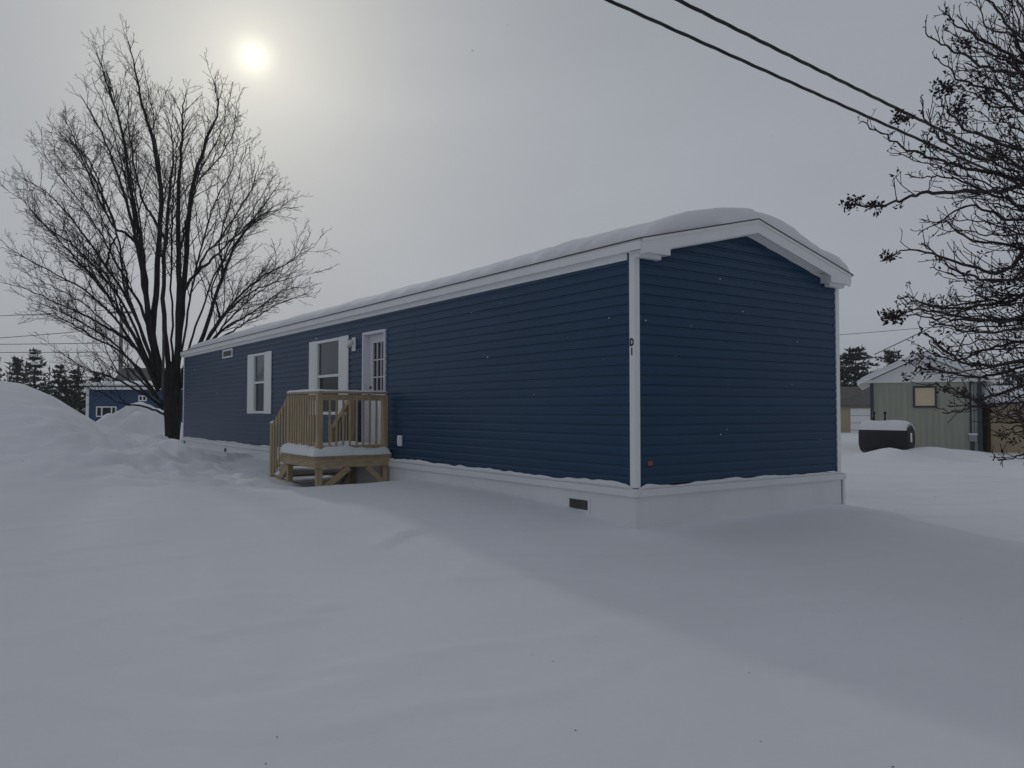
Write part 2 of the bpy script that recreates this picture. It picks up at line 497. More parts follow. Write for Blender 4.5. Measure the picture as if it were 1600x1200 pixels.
# ------------------------------------------------------------------ the blue mobile home
H = empty('mobile_home', C0, A)
tag(H, 'long dark blue mobile home with white trim and snow on its low roof', 'mobile home')
COURSE = 0.1065
def lap_profile(z0, z1, course=COURSE, t=.016):
    """offsets outward along a wall of dutch-lap siding"""
    pr = []
    k = 0; z = z0
    while z < z1 + course:
        pr += [(z + .0001, t), (z + course*.62, t*.80), (z + course*.76, t*.28), (z + course*.985, t*.16)]
        z += course
    return pr
def clip_profile(pr, a, b):
    res = []
    def lerp(z):
        for (z0, o0), (z1, o1) in zip(pr, pr[1:]):
            if z0 <= z <= z1:
                return o0 + (o1-o0) * ((z-z0)/max(1e-9, z1-z0))
        return pr[0][1] if z < pr[0][0] else pr[-1][1]
    res.append((a, lerp(a)))
    res += [p for p in pr if a < p[0] < b]
    res.append((b, lerp(b)))
    return res
def siding_long(x, sgn, openings, z0, z1, L):
    """wall in the plane x facing sgn*x; openings (y0,y1,z0,z1)"""
    mb = MB()
    pr = lap_profile(z0, z1)
    rr = random.Random(int(x*10) + 3)
    row = 2*COURSE; zr = z0
    while zr < z1 - 1e-6:
        za, zb = zr, min(z1, zr + row)
        st_ = rr.uniform(.4, 3.5)
        seams = list(np.arange(st_, L, 3.66))
        ys = sorted(set([0, L] + [v for o in openings for v in o[:2]] + seams))
        for a, b in zip(ys, ys[1:]):
            mid = (a+b)/2
            ex = .0022*(int((mid-st_)//3.66) % 2)
            iv = [(za, zb)]
            for o in openings:
                if o[0] < mid < o[1]:
                    nv = []
                    for (p, q) in iv:
                        if o[2] > p: nv.append((p, min(q, o[2])))
                        if o[3] < q: nv.append((max(p, o[3]), q))
                    iv = [(p, q) for p, q in nv if q - p > 1e-4]
            for (p, q) in iv:
                c = clip_profile(pr, p, q)
                vs = []
                for z, o in c:
                    vs += [(x + sgn*(o+ex), a, z), (x + sgn*(o+ex), b, z)]
                mb.add(vs, [(2*i, 2*i+1, 2*i+3, 2*i+2) for i in range(len(c)-1)])
        zr += row
    return mb
PITCHR = (3.74 - 3.28) / (HW/2 + .06)
RT = 3.285                                       # roof top at the eave tip
def roof_z(x):
    return RT + PITCHR * (min(x, HW - x) + .06)
def siding_gable(y, sgn):
    mb = MB()
    ztop = RT + PITCHR*(HW/2 + .06) - .095
    pr = [p for p in lap_profile(ZB, ztop)]
    pr = clip_profile(pr, ZB, ztop)
    def lim(z):
        if z <= ZE: return 0.0, HW
        k = max(0.0, min(HW/2, (z + .095 - RT)/PITCHR - .06))
        return k, HW - k
    vs = []
    for z, o in pr:
        a, b = lim(z)
        vs += [(a, y + sgn*o, z), (b, y + sgn*o, z)]
    mb.add(vs, [(2*i, 2*i+1, 2*i+3, 2*i+2) for i in range(len(pr)-1)])
    return mb

# openings on the long wall
dr = (U(604.5), U(569))                           # door
w1 = (U(532.5), U(496.5)); w2 = (U(415.5), U(397.5))
dz0, dz1 = ZB + .06, ZW(604, 514) 
w1z = (ZW(515, 648), ZW(515, 530)); w2z = (ZW(406, 646), ZW(406, 552))
ops = [(dr[0]+.03, dr[1]-.03, dz0, dz1-.03), (w1[0]+.02, w1[1]-.02, w1z[0]+.02, w1z[1]-.02), (w2[0]+.02, w2[1]-.02, w2z[0]+.02, w2z[1]-.02)]
siding_long(0, -1, ops, ZB, ZE+.02, HL).build('siding_wall', M['siding'], H, fix=False)
siding_long(HW, 1, [], ZB, ZE+.02, HL).build('siding_wall', M['siding'], H, fix=False)
siding_gable(0, -1).build('siding_wall', M['siding'], H, fix=False)
siding_gable(HL, 1).build('siding_wall', M['siding'], H, fix=False)
# dark inner shell so that nothing shows through
MB().box(.16, HW-.16, .16, HL-.16, ZB, ZE).build('inner_wall', M['dark'], H)

def corner(x, y, sx, sy):
    """white L-shaped corner post wrapping the corner"""
    m = MB()
    t, w = .024, .052
    poly = [(x + sx*t, y + sy*t), (x - sx*w, y + sy*t), (x - sx*w, y), (x, y), (x, y - sy*w), (x + sx*t, y - sy*w)]
    m.prism(poly, 'z', ZB - .02, RT - .128)
    return m.build('corner_post', M['white'], H)
cpost = corner(0, 0, -1, -1)
corner(HW, 0, 1, -1); corner(0, HL, -1, 1); corner(HW, HL, 1, 1)
def text_mesh(txt, size, name, parent, mtx, m, squeeze=1.0):
    cu = bpy.data.curves.new(name, 'FONT')
    cu.body = txt; cu.size = size; cu.extrude = .0015; cu.align_x = 'CENTER'; cu.align_y = 'CENTER'; cu.offset = size*.05
    to = bpy.data.objects.new(name, cu)
    COL.objects.link(to)
    bpy.context.view_layer.update()
    me = bpy.data.meshes.new_from_object(to.evaluated_get(bpy.context.evaluated_depsgraph_get()))
    COL.objects.unlink(to); bpy.data.objects.remove(to); bpy.data.curves.remove(cu)
    me.transform(Matrix.Diagonal((squeeze, 1, 1, 1)))
    me.transform(mtx)
    me.materials.clear(); me.materials.append(m)
    o = bpy.data.objects.new(name, me); COL.objects.link(o); o.parent = parent
    return o
def face_negx(x, y, z):
    return Matrix(((0, 0, -1, x), (-1, 0, 0, y), (0, 1, 0, z), (0, 0, 0, 1)))
text_mesh('D', .105, 'house_number', cpost, face_negx(-.0265, .016, ZW(988, 535.5)), M['black'], .74)
text_mesh('1', .105, 'house_number', cpost, face_negx(-.0265, .016, ZW(988, 550)), M['black'], .74)

# skirting: white panels, cap trim, snow line on it is part of roof_snow-like drift below
sk = MB()
def ribbed(mb, x0, y0, x1, y1, nx, ny, z0, z1, off, step=.406):
    """skirting panels with vertical grooves"""
    L = math.hypot(x1-x0, y1-y0); n = int(L/step)
    pts = []
    for i in range(n+1):
        s = min(L, i*step)
        for ds, o in ((0, off), (step*.46, off), (step*.48, off-.0018), (step*.52, off-.0018), (step*.54, off)):
            if s+ds <= L: pts.append((s+ds, o))
    pts.append((L, off))
    vs = []
    for s, o in pts:
        bx = x0 + (x1-x0)*s/L + nx*o; by = y0 + (y1-y0)*s/L + ny*o
        vs += [(bx, by, z0), (bx, by, z1)]
    mb.add(vs, [(2*i, 2*i+2, 2*i+3, 2*i+1) for i in range(len(pts)-1)])
SKT = ZB - .03
ribbed(sk, 0, 0, 0, HL, -1, 0, -.4, SKT, .035)
ribbed(sk, 0, 0, HW, 0, 0, -1, -.4, SKT, .035)
ribbed(sk, HW, 0, HW, HL, 1, 0, -.4, SKT, .035)
ribbed(sk, 0, HL, HW, HL, 0, 1, -.4, SKT, .035)
sk.build('skirting', M['skirt'], H)
for (x0, x1, y0, y1) in ((-.075, .0, -.075, HL+.075), (HW, HW+.075, -.075, HL+.075), (0, HW, -.075, 0), (0, HW, HL, HL+.075)):
    MB().box(x0, x1, y0, y1, SKT-.085, SKT, .012).build('skirting_cap', M['skirt'], H)
for (x, y) in ((-.036, -.036), (HW+.036, -.036), (-.036, HL+.036), (HW+.036, HL+.036)):
    MB().box(x-.02, x+.02, y-.02, y+.02, -.4, SKT-.09).build('skirting_corner', M['skirt'], H)
def skirt_vent(pxa, pxb, pya, pyb):
    a, b = sorted((U(pxa, .04), U(pxb, .04))); za, zb = ZW(pxa, pyb, .04), ZW(pxa, pya, .04)
    fr = MB()
    for (y0, y1, z0, z1) in ((a-.03, b+.03, zb, zb+.03), (a-.03, b+.03, za-.03, za), (a-.03, a, za, zb), (b, b+.03, za, zb)):
        fr.box(-.052, -.03, y0, y1, z0, z1)
    f = fr.build('skirting_vent', M['skirt'], H)
    lv = MB()
    lv.box(-.0365, -.0355, a, b, za, zb)
    n = max(3, int((zb-za)/.022))
    for i in range(n):
        z = za + (zb-za)*(i+.5)/n
        lv.add([(-.049, a, z-.006), (-.049, b, z-.006), (-.038, b, z+.008), (-.038, a, z+.008)], [(0, 1, 2, 3)])
    for i in range(6):
        y = a + (b-a)*(i+.5)/6
        lv.box(-.05, -.047, y-.003, y+.003, za, zb)
    lv.build('louvre', M['grille'], f)
skirt_vent(890, 919, 778, 793)
skirt_vent(352, 355.5, 700, 706)
skirt_vent(288.5, 291, 687, 694)

# eaves: fascia, frieze, rake boards, boxed returns, soffit
MB().box(-.085, -.06, -.17, HL+.17, RT-.125, RT-.012, .004).build('fascia', M['white'], H)
MB().box(HW+.06, HW+.085, -.17, HL+.17, RT-.125, RT-.012, .004).build('fascia', M['white'], H)
MB().box(-.03, -.0, .085, HL-.085, ZE-.01, RT-.105, .004).build('frieze_board', M['white'], H)
MB().box(HW, HW+.03, .085, HL-.085, ZE-.01, RT-.105, .004).build('frieze_board', M['white'], H)
MB().box(-.06, -.03, 0, HL, RT-.122, RT-.108).build('eave_soffit', M['white'], H)
MB().box(HW+.03, HW+.06, 0, HL, RT-.122, RT-.108).build('eave_soffit', M['white'], H)
def rake(y0, y1, h, dz, name, xa, xb, side):
    """sloping board following one half of the gable; side 0 = left"""
    def X(x): return x if side == 0 else HW - x
    poly = [(X(xa), roof_z(xa) - dz - h), (X(xb), roof_z(xb) - dz - h), (X(xb), roof_z(xb) - dz), (X(xa), roof_z(xa) - dz)]
    return MB().prism(poly, 'y', y0, y1)
for (y0, y1, s0, s1) in ((-.17, -.145, -.145, .0), (HL+.145, HL+.17, HL, HL+.145)):
    for side in (0, 1):
        rake(y0, y1, .155, .014, '', -.059, HW/2 - .0005*(side == 1), side).build('rake_board', M['white'], H)
        rake(y0-.014 if y0 < 0 else y1, y0-.0 if y0 < 0 else y1+.014, .035, .010, '', -.059, HW/2, side).build('drip_edge', M['white'], H)
        rake(s0, s1, .012, .105, '', -.02, HW/2, side).build('rake_soffit', M['white'], H)
        # frieze along the slope on the wall
        rake(-.022 if y0 < 0 else HL, 0 if y0 < 0 else HL+.022, .06, .118, '', .3, HW/2, side).build('rake_frieze', M['white'], H)
        def X(x): return x if side == 0 else HW - x
        # boxed return
        zb = RT - .142
        poly = [(X(-.084), zb), (X(.37), zb), (X(.37), roof_z(.37)-.13), (X(-.084), roof_z(-.084)-.13)]
        ya, yb = (-.168, -.001) if y0 < 0 else (HL+.001, HL+.168)
        MB().prism(poly, 'y', ya, yb).build('eave_return', M['white'], H)
        poly = [(X(-.03), zb-.045), (X(.30), zb-.045), (X(.30), zb-.001), (X(-.03), zb-.001)]
        ya, yb = (-.10, -.028) if y0 < 0 else (HL+.028, HL+.10)
        MB().prism(poly, 'y', ya, yb).build('return_trim', M['white'], H)
# roof slabs
rf = MB()
xe = -.10
zE = roof_z(xe); zR = roof_z(HW/2)
rf.add([(xe, -.19, zE), (HW/2, -.19, zR), (HW-xe, -.19, zE), (xe, HL+.19, zE), (HW/2, HL+.19, zR), (HW-xe, HL+.19, zE),
        (xe, -.19, zE-.012), (HW/2, -.19, zR-.012), (HW-xe, -.19, zE-.012), (xe, HL+.19, zE-.012), (HW/2, HL+.19, zR-.012), (HW-xe, HL+.19, zE-.012)],
       [(0, 1, 4, 3), (1, 2, 5, 4), (6, 9, 10, 7), (7, 10, 11, 8), (0, 6, 7, 1), (1, 7, 8, 2), (3, 4, 10, 9), (4, 5, 11, 10), (0, 3, 9, 6), (2, 8, 11, 5)])
roof = rf.build('roof', M['shingle'], H)
MB().tube([(2.6, 7.6, 3.5), (2.6, 7.6, 4.02)], .045, 10).build('vent_pipe', M['dark'], roof)

# snow lying on the roof
def roof_snow():
    nx, ny = 46, 300
    x0, x1, y0, y1 = -.105, HW + .16, -.165, HL + .16
    xs = np.linspace(0, 1, nx); ys = np.concatenate([np.linspace(0, .06, 50)[:-1], np.linspace(.06, .97, ny-90), np.linspace(.97, 1, 41)[1:]])
    ny = len(ys)
    X, Y = np.meshgrid(xs, ys)
    yl = y0 + Y*(y1-y0)
    # eave-side set-back wanders along the roof
    set_l = .20 + .16*fbm(yl*.8, yl*0+3.3, 3, 21) + .10*fbm(yl*3, yl*0, 2, 25) + .05*fbm(yl*9, yl*0, 2, 26)
    set_l = np.clip(set_l, .03, .6)
    # near the gable the edge drifts inwards
    set_f = np.clip(.02 + .12*fbm(X*6, X*0+1.7, 3, 41), 0, .3)
    xl = x0 + set_l + X*(x1 - x0 - set_l)
    yl = yl + set_f*np.exp(-(Y*(y1-y0))/.6)
    xr = np.minimum(xl, HW-xl)
    zr = RT + PITCHR*(xr + .06)
    # smooth over the ridge
    ridge = np.abs(xl-HW/2)
    zr = zr - .045*np.exp(-(ridge/.30)**2)
    dl = (xl - (x0+set_l)); drt = (x1 - xl); df = np.maximum(Y*(y1-y0), 0); db = (1-Y)*(y1-y0)
    def rnd(d, r):
        r = r
        t = np.clip(d/r, 0, 1)
        return np.sqrt(np.maximum(0, 1-(1-t)**2))
    T = .205 + .05*sstep(1.7, 2.6, xl)*np.exp(-np.maximum(yl, 0)/4) + .012*np.exp(-((yl-.9)/1.6)**2)*np.exp(-((xl-HW*.40)/.8)**2) + .03*fbm(xl*.7, yl*.5, 3, 11) + .018*fbm(xl*2.5, yl*2.5, 4, 12) + .07*np.exp(-((yl-3.1)/.18)**2)*np.exp(-((xl-1.3)/.35)**2)
    prof = rnd(dl, .8) * rnd(drt, .20) * rnd(df, .20) * rnd(db, .3)
    z = zr + .004 + T*prof
    # overhanging lip at the right eave
    lip = np.exp(-(drt/.12)**2)
    n = nx*ny
    top = np.stack([xl.ravel(), yl.ravel(), z.ravel()], 1)
    zb = np.where(xl > HW+.09, roof_z(HW+.09)+.004-0*xl, zr*0 + RT + PITCHR*(xr+.06) + .0035)
    bot = np.stack([xl.ravel(), yl.ravel(), np.minimum(zb, z).ravel()], 1)
    v = np.concatenate([top, bot])
    f = []
    for j in range(ny-1):
        for i in range(nx-1):
            a = j*nx+i
            f.append((a, a+1, a+nx+1, a+nx)); f.append((n+a, n+a+nx, n+a+nx+1, n+a+1))
    for i in range(nx-1):
        f.append((i, n+i, n+i+1, i+1)); k = (ny-1)*nx+i; f.append((k, k+1, n+k+1, n+k))
    for j in range(ny-1):
        a = j*nx; f.append((a, a+nx, n+a+nx, n+a)); b = a+nx-1; f.append((b, n+b, n+b+nx, b+nx))
    o = link_mesh('roof_snow', v, f, M['roof_snow'], None, True)
    o.location = C0; o.rotation_euler = (0, 0, A)
    tag(o, 'thick rounded snow blanket lying on the blue mobile home roof', 'snow', kind='stuff')
roof_snow()
def ledge_snow(name, pts, w, h, lab, seed, mtx=True):
    """a rounded ridge of snow along a ledge: pts in house coordinates (centre line, base)"""
    mb = MB(); rng = random.Random(seed)
    n = 7; rows = []
    P0 = [Vector(p) for p in pts]
    dense = []
    for a, b in zip(P0, P0[1:]):
        k = max(2, int((b-a).length/.05))
        dense += [a.lerp(b, i/k) for i in range(k)]
    dense.append(P0[-1])
    vs = []
    for i, p in enumerate(dense):
        t = (dense[min(i+1, len(dense)-1)] - dense[max(0, i-1)]).normalized()
        s = t.cross(Vector((0, 0, 1))).normalized()
        e = min(1, min(i, len(dense)-1-i)/2.0 + .15)
        hh = h*e*(1 + .9*mnoise.noise(p*2.3+Vector((seed, 0, 0))) + .35*mnoise.noise(p*7))
        hh = max(.006, hh)
        for k in range(n):
            q = k/(n-1)*2-1
            vs.append(p + s*(w/2*q) + Vector((0, 0, hh*math.sqrt(max(0, 1-q*q)))))
    fs = []
    for i in range(len(dense)-1):
        for k in range(n-1):
            a = i*n+k
            fs.append((a, a+1, a+n+1, a+n))
        fs.append((i*n, (i+1)*n, (i+1)*n+n-1, i*n+n-1))
    fs.append(tuple(range(n))); fs.append(tuple(range(len(vs)-n, len(vs)))[::-1])
    mb.add(vs, fs)
    o = mb.build(name, M['roof_snow'], None, True)
    if mtx:
        o.location = C0; o.rotation_euler = (0, 0, A)
    return tag(o, lab, 'snow', kind='stuff')
ledge_snow('ledge_snow', [(-.046, 5.6, SKT+.001), (-.046, .0, SKT+.001)], .056, .05, 'thin snow line on the skirting cap of the long blue wall', 3)
ledge_snow('ledge_snow', [(.02, -.046, SKT+.001), (HW, -.046, SKT+.001)], .056, .034, 'thin snow line on the skirting cap under the gable wall', 8)
ledge_snow('ledge_snow', [(-.046, 7.4, SKT+.001), (-.046, HL, SKT+.001)], .056, .03, 'thin snow line on the far skirting cap beyond the porch', 12)

# windows with shutters
def window(y0, y1, z0, z1, sh, lab=None):
    fr = MB()
    t = .055
    for a in ((y0, y1, z1-t, z1), (y0, y1, z0, z0+t), (y0, y0+t*.8, z0+t, z1-t), (y1-t*.8, y1, z0+t, z1-t)):
        fr.box(-.032, .05, *a, .004)
    zm = (z0+z1)/2 + .02
    w = fr.build('window', M['white'], H)
    MB().box(-.018, .045, y0+t*.8, y1-t*.8, zm-.025, zm+.025, .004).build('meeting_rail', M['white'], w)
    MB().box(.010, .016, y0+t*.8, y1-t*.8, zm+.025, z1-t).build('pane', M['glass'], w)
    MB().box(.026, .032, y0+t*.8, y1-t*.8, z0+t, zm-.025).build('pane', M['screen'], w)
    for (a, b) in ((y0-sh-.004, y0-.004), (y1+.004, y1+sh+.004)):
        s = MB()
        s.box(-.034, -.016, a, b, z0-.005, z1+.005, .003)
        e = .035
        for (c, d) in ((z0+.02, z0+.03), ):
            pass
        for (za, zb) in ((z0+.03, zm-.03), (zm+.03, z1-.02)):
            s.box(-.037, -.0345, a+e*.8, b-e*.8, za, zb, .002)
        s.build('shutter', M['white'], H)
    return w
window(w1[0], w1[1], w1z[0], w1z[1], w1[0]-U(546))
window(w2[0], w2[1], w2z[0], w2z[1], w2[0]-U(425.5))

# door, set back in its frame
def door():
    y0, y1 = dr; z0, z1 = dz0, dz1
    fr = MB(); t = .045
    for a in ((y0, y1, z1-t, z1), (y0, y0+t, z0, z1-t), (y1-t, y1, z0, z1-t)):
        fr.box(-.045, .14, *a, .004)
    fr.box(-.05, .14, y0+t, y1-t, z0, z0+.03)
    f = fr.build('door_frame', M['door'], H)
    d = MB()
    a, b = y0+t+.003, y1-t-.003
    gw0, gw1 = a+.16, b-.16; gz0, gz1 = z1-t-1.02, z1-t-.14
    for q in ((a, b, gz1, z1-t-.004), (a, b, z0+.032, gz0), (a, gw0, gz0, gz1), (gw1, b, gz0, gz1)):
        d.box(.075, .115, *q)
    dd = d.build('door', M['door'], H)
    l = MB()
    for q in ((gw0-.03, gw1+.03, gz1, gz1+.03), (gw0-.03, gw1+.03, gz0-.03, gz0), (gw0-.03, gw0, gz0, gz1), (gw1, gw1+.03, gz0, gz1)):
        l.box(.060, .0745, *q, .004)
    for i in (1, 2):
        y = gw0 + (gw1-gw0)*i/3; l.box(.066, .088, y-.009, y+.009, gz0, gz1)
        z = gz0 + (gz1-gz0)*i/3; l.box(.067, .087, gw0, gw1, z-.009, z+.009)
    l.build('glazing_frame', M['door'], dd)
    MB().box(.092, .096, gw0, gw1, gz0, gz1).build('pane', M['screen'], dd)
    p = MB()
    for q in ((a+.13, (a+b)/2-.04), ((a+b)/2+.04, b-.13)):
        p.box(.067, .0745, q[0], q[1], z0+.2, gz0-.2, .006)
    p.build('door_panel', M['door'], dd)
    k = MB()
    kz = z0+.98; ky = b-.07
    k.tube([(.074, ky, kz), (.045, ky, kz)], [.022, .016], 10).tube([(.045, ky, kz), (.03, ky, kz), (.018, ky, kz)], [.022, .029, .018], 10)
    k.build('handle', M['brass'], dd, True)
    MB().tube([(.074, ky, kz+.14), (.055, ky, kz+.14)], .024, 10).build('deadbolt', M['brass'], dd, True)
door()
# porch light
yl = U(554.5); zl = ZW(554, 539)
lt = MB().box(-.035, -.014, yl-.07, yl+.07, zl-.11, zl+.13, .006).build('wall_light', M['white'], H)
MB().tube([(-.035, yl, zl+.06), (-.075, yl, zl+.05), (-.12, yl, zl-.02)], [.035, .045, .05], 10).build('lamp_shade', M['white'], lt, True)
MB().tube([(-.118, yl, zl-.015), (-.126, yl, zl-.055)], [.032, .038], 10).build('bulb', M['blind'], lt, True)
# outlet box, high exhaust vent, data plate
yo = U(628.5); zo = ZW(628, 688.5)
ob = MB().box(-.06, -.014, yo-.055, yo+.055, zo-.085, zo+.085, .01).build('outlet_box', M['white'], H)
MB().box(-.066, -.0605, yo-.04, yo+.04, zo-.06, zo+.06, .003).build('lid', M['white'], ob)
yv = U(357); zv = ZW(357, 552.5)
hv = U(349.5)-yv
fr = MB()
for q in ((yv-hv, yv+hv, zv+.07, zv+.11), (yv-hv, yv+hv, zv-.11, zv-.07), (yv-hv, yv-hv+.05, zv-.07, zv+.07), (yv+hv-.05, yv+hv, zv-.07, zv+.07)):
    fr.box(-.045, -.012, *q, .004)
ev = fr.build('exhaust_vent', M['white'], H)
lv = MB()
for i in range(6):
    z = zv - .06 + i*.024
    lv.add([(-.038, yv-hv+.05, z-.01), (-.038, yv+hv-.05, z-.01), (-.02, yv+hv-.05, z+.012), (-.02, yv-hv+.05, z+.012)], [(0, 1, 2, 3)])
lv.build('louvre', M['metalbox'], ev)
xv = V(1013); zp = P(1013, 724, (C0+D2*xv).y).z
MB().box(xv-.035, xv+.035, -.024, -.0165, zp-.022, zp+.022).build('data_plate', M['plate'], H)

# ------------------------------------------------------------------ porch (house-aligned, its own thing)
YN = U(604, .1)                        # near side of the deck
DEPTH = 1.24                           # out from the wall
DL = 1.36                              # along the wall
DZ = .80                               # deck floor
PT = 1.76                              # rail height
pr_o = empty('wooden_porch', C0 + D1*YN - D2*.02 , A)
tag(pr_o, 'small yellowish timber porch with railings and steps below the white door', 'porch')
# local: x = -out .. 0 wall, y = 0 near side .. DL far side
def post(x, y, z0, z1, w=.089):
    return MB().box(x-w/2, x+w/2, y-w/2, y+w/2, z0, z1, .006).build('post', M['wood'], pr_o)
XO = -DEPTH + .05
post(XO, .05, .1, PT); post(-.09, .05, .1, PT-.02); post(XO, DL-.05, .1, PT-.02); post(-.09, DL-.05, .1, PT)
rim = DZ - .04
MB().box(-DEPTH-.04, -.0, -.04, -.002, rim-.14, rim, .004).build('rim_joist', M['wood_h'], pr_o)
MB().box(-DEPTH-.04, -DEPTH-.002, 0, DL+.04, rim-.14, rim, .004).build('rim_joist', M['wood_h'], pr_o)
MB().box(-DEPTH, 0, DL+.002, DL+.04, rim-.14, rim, .004).build('rim_joist', M['wood_h'], pr_o)
d = MB()
x = -DEPTH - .055
while x < -.06:
    d.box(x, x+.138, -.06, DL+.05, rim+.001, rim+.038, .004); x += .144
d.build('deck_boards', M['wood_h'], pr_o)
def rail(a, b, w, h):
    return MB().bar(a, b, w, h).build('rail', M['wood_h'], pr_o)
# near side panel (perpendicular to the wall)
rail((XO+.045, .05, PT-.06), (-.135, .05, PT-.06), .038, .089)
rail((XO+.045, .05, DZ+.11), (-.135, .05, DZ+.11), .038, .089)
nb = 8
for i in range(nb):
    x = XO + .045 + (-.135 - XO - .045)*(i+1)/(nb+1)
    MB().box(x-.017, x+.017, .012, .030, DZ+.03, PT-.03, .003).build('baluster', M['wood'], pr_o)
# long side panel, parallel to the wall
rail((XO, .095, PT-.06), (XO, DL-.095, PT-.06), .038, .089)
rail((XO, .095, DZ+.11), (XO, DL-.095, DZ+.11), .038, .089)
nb = 10
for i in range(nb):
    y = .095 + (DL-.19)*(i+1)/(nb+1)
    MB().box(XO-.040, XO-.019, y-.024, y+.024, DZ-.02, PT-.03, .003).build('baluster', M['wood'], pr_o)
# cap rails
MB().box(XO-.048, -.05, .003, .097, PT+.0005, PT+.030, .004).build('cap_rail', M['wood_h'], pr_o)
MB().box(XO-.048, XO+.048, .0975, DL, PT+.0005, PT+.030, .004).build('cap_rail', M['wood_h'], pr_o)
# steps run away along the wall
SD = .78
post(XO, DL+SD, .0, 1.27); post(-.09, DL+SD, .0, 1.25)
for x in (XO, -.09):
    rail((x, DL, PT-.05), (x, DL+SD-.04, 1.20), .038, .089)
    rail((x, DL, DZ+.1), (x, DL+SD-.04, .46), .038, .089)
for x in (XO-.03, -.06):
    for i in range(5):
        y = DL + SD*(i+.7)/5.6
        k = (y-DL)/SD
        MB().box(x-.010, x+.010, y-.024, y+.024, DZ-.05 - k*.45, PT-.03 - k*.50, .003).build('baluster', M['wood'], pr_o)
for i in range(3):
    z = DZ - .2*(i+1); y = DL + .06 + i*.26
    MB().box(-DEPTH+.02, -.02, y, y+.27, z-.038, z, .004).build('tread', M['wood_h'], pr_o)
for x in (-DEPTH+.04, -.06):
    MB().bar((x, DL+.03, DZ-.18), (x, DL+SD, .12), .038, .2).build('stringer', M['wood_h'], pr_o)
for x in (-DEPTH+.02, -.1):
    pass
MB().bar((XO+.05, -.02, .30), (XO+.46, -.02, rim-.15), .038, .089).build('brace', M['wood_h'], pr_o)
MB().bar((-.14, -.02, .34), (-.42, -.02, rim-.15), .038, .089).build('brace', M['wood_h'], pr_o)

def lump_snow(name, x0, x1, y0, y1, z, h, lab, seed, res=.03, over=0.0, droop=.03):
    """a soft slab of snow on a board; house-aligned around the porch origin"""
    nx = max(6, int((x1-x0)/res)); ny = max(6, int((y1-y0)/res))
    xs = np.linspace(x0, x1, nx); ys = np.linspace(y0, y1, ny)
    X, Y = np.meshgrid(xs, ys)
    e = np.minimum(np.minimum(X-x0, x1-X), np.minimum(Y-y0, y1-Y))
    r = min(.10, (x1-x0)*.45, (y1-y0)*.45)
    t = np.clip(e/r, 0, 1)
    prof = np.sqrt(np.maximum(0, 1-(1-t)**2))
    Z = z + (h*(1 + .35*fbm(X*2.2, Y*2.2, 3, seed) + .22*fbm(X*12, Y*12, 2, seed+3)))*(.12+.88*prof)
    # wavy plan outline
    wob = (1-t)*.03
    X2 = X + wob*fbm(X*9, Y*9, 2, seed+5)*1.2; Y2 = Y + wob*fbm(X*9+7, Y*9, 2, seed+6)*1.2
    n = nx*ny
    v = np.concatenate([np.stack([X2.ravel(), Y2.ravel(), Z.ravel()], 1), np.stack([X2.ravel(), Y2.ravel(), (Z*0+z).ravel()], 1)])
    f = []
    for j in range(ny-1):
        for i in range(nx-1):
            a = j*nx+i; f.append((a, a+1, a+nx+1, a+nx)); f.append((n+a, n+a+nx, n+a+nx+1, n+a+1))
    for i in range(nx-1):
        f.append((i, n+i, n+i+1, i+1)); k = (ny-1)*nx+i; f.append((k, k+1, n+k+1, n+k))
    for j in range(ny-1):
        a = j*nx; f.append((a, a+nx, n+a+nx, n+a)); b = a+nx-1; f.append((b, n+b, n+b+nx, b+nx))
    o = link_mesh(name, v, f, M['roof_snow'], None, True)
    o.location = pr_o.location; o.rotation_euler = (0, 0, A)
    return tag(o, lab, 'snow', kind='stuff')
lump_snow('deck_snow', -DEPTH-.09, -.03, -.09, DL+.08, rim+.0395, .145, 'deep snow lying on the porch floor between the railings', 5)
lump_snow('rail_snow', XO-.052, -.055, -.002, .102, PT+.031, .024, 'strip of snow along the near porch railing', 15)
lump_snow('rail_snow', XO-.052, XO+.052, .103, DL+.005, PT+.031, .032, 'strip of snow along the outer porch railing', 25)
for i in range(3):
    z = DZ - .2*(i+1); y = DL + .06 + i*.26
    lump_snow('step_snow', -DEPTH+.0, -.03, y-.01, y+.26, z+.001, .10, ('snow on the top porch step', 'snow on the middle porch step', 'snow on the lowest porch step')[i], 30+i)
lump_snow('post_snow', XO-.045, XO+.045, DL+SD-.045, DL+SD+.045, 1.271, .04, 'snow cap on the short post at the foot of the porch steps', 44, .015)

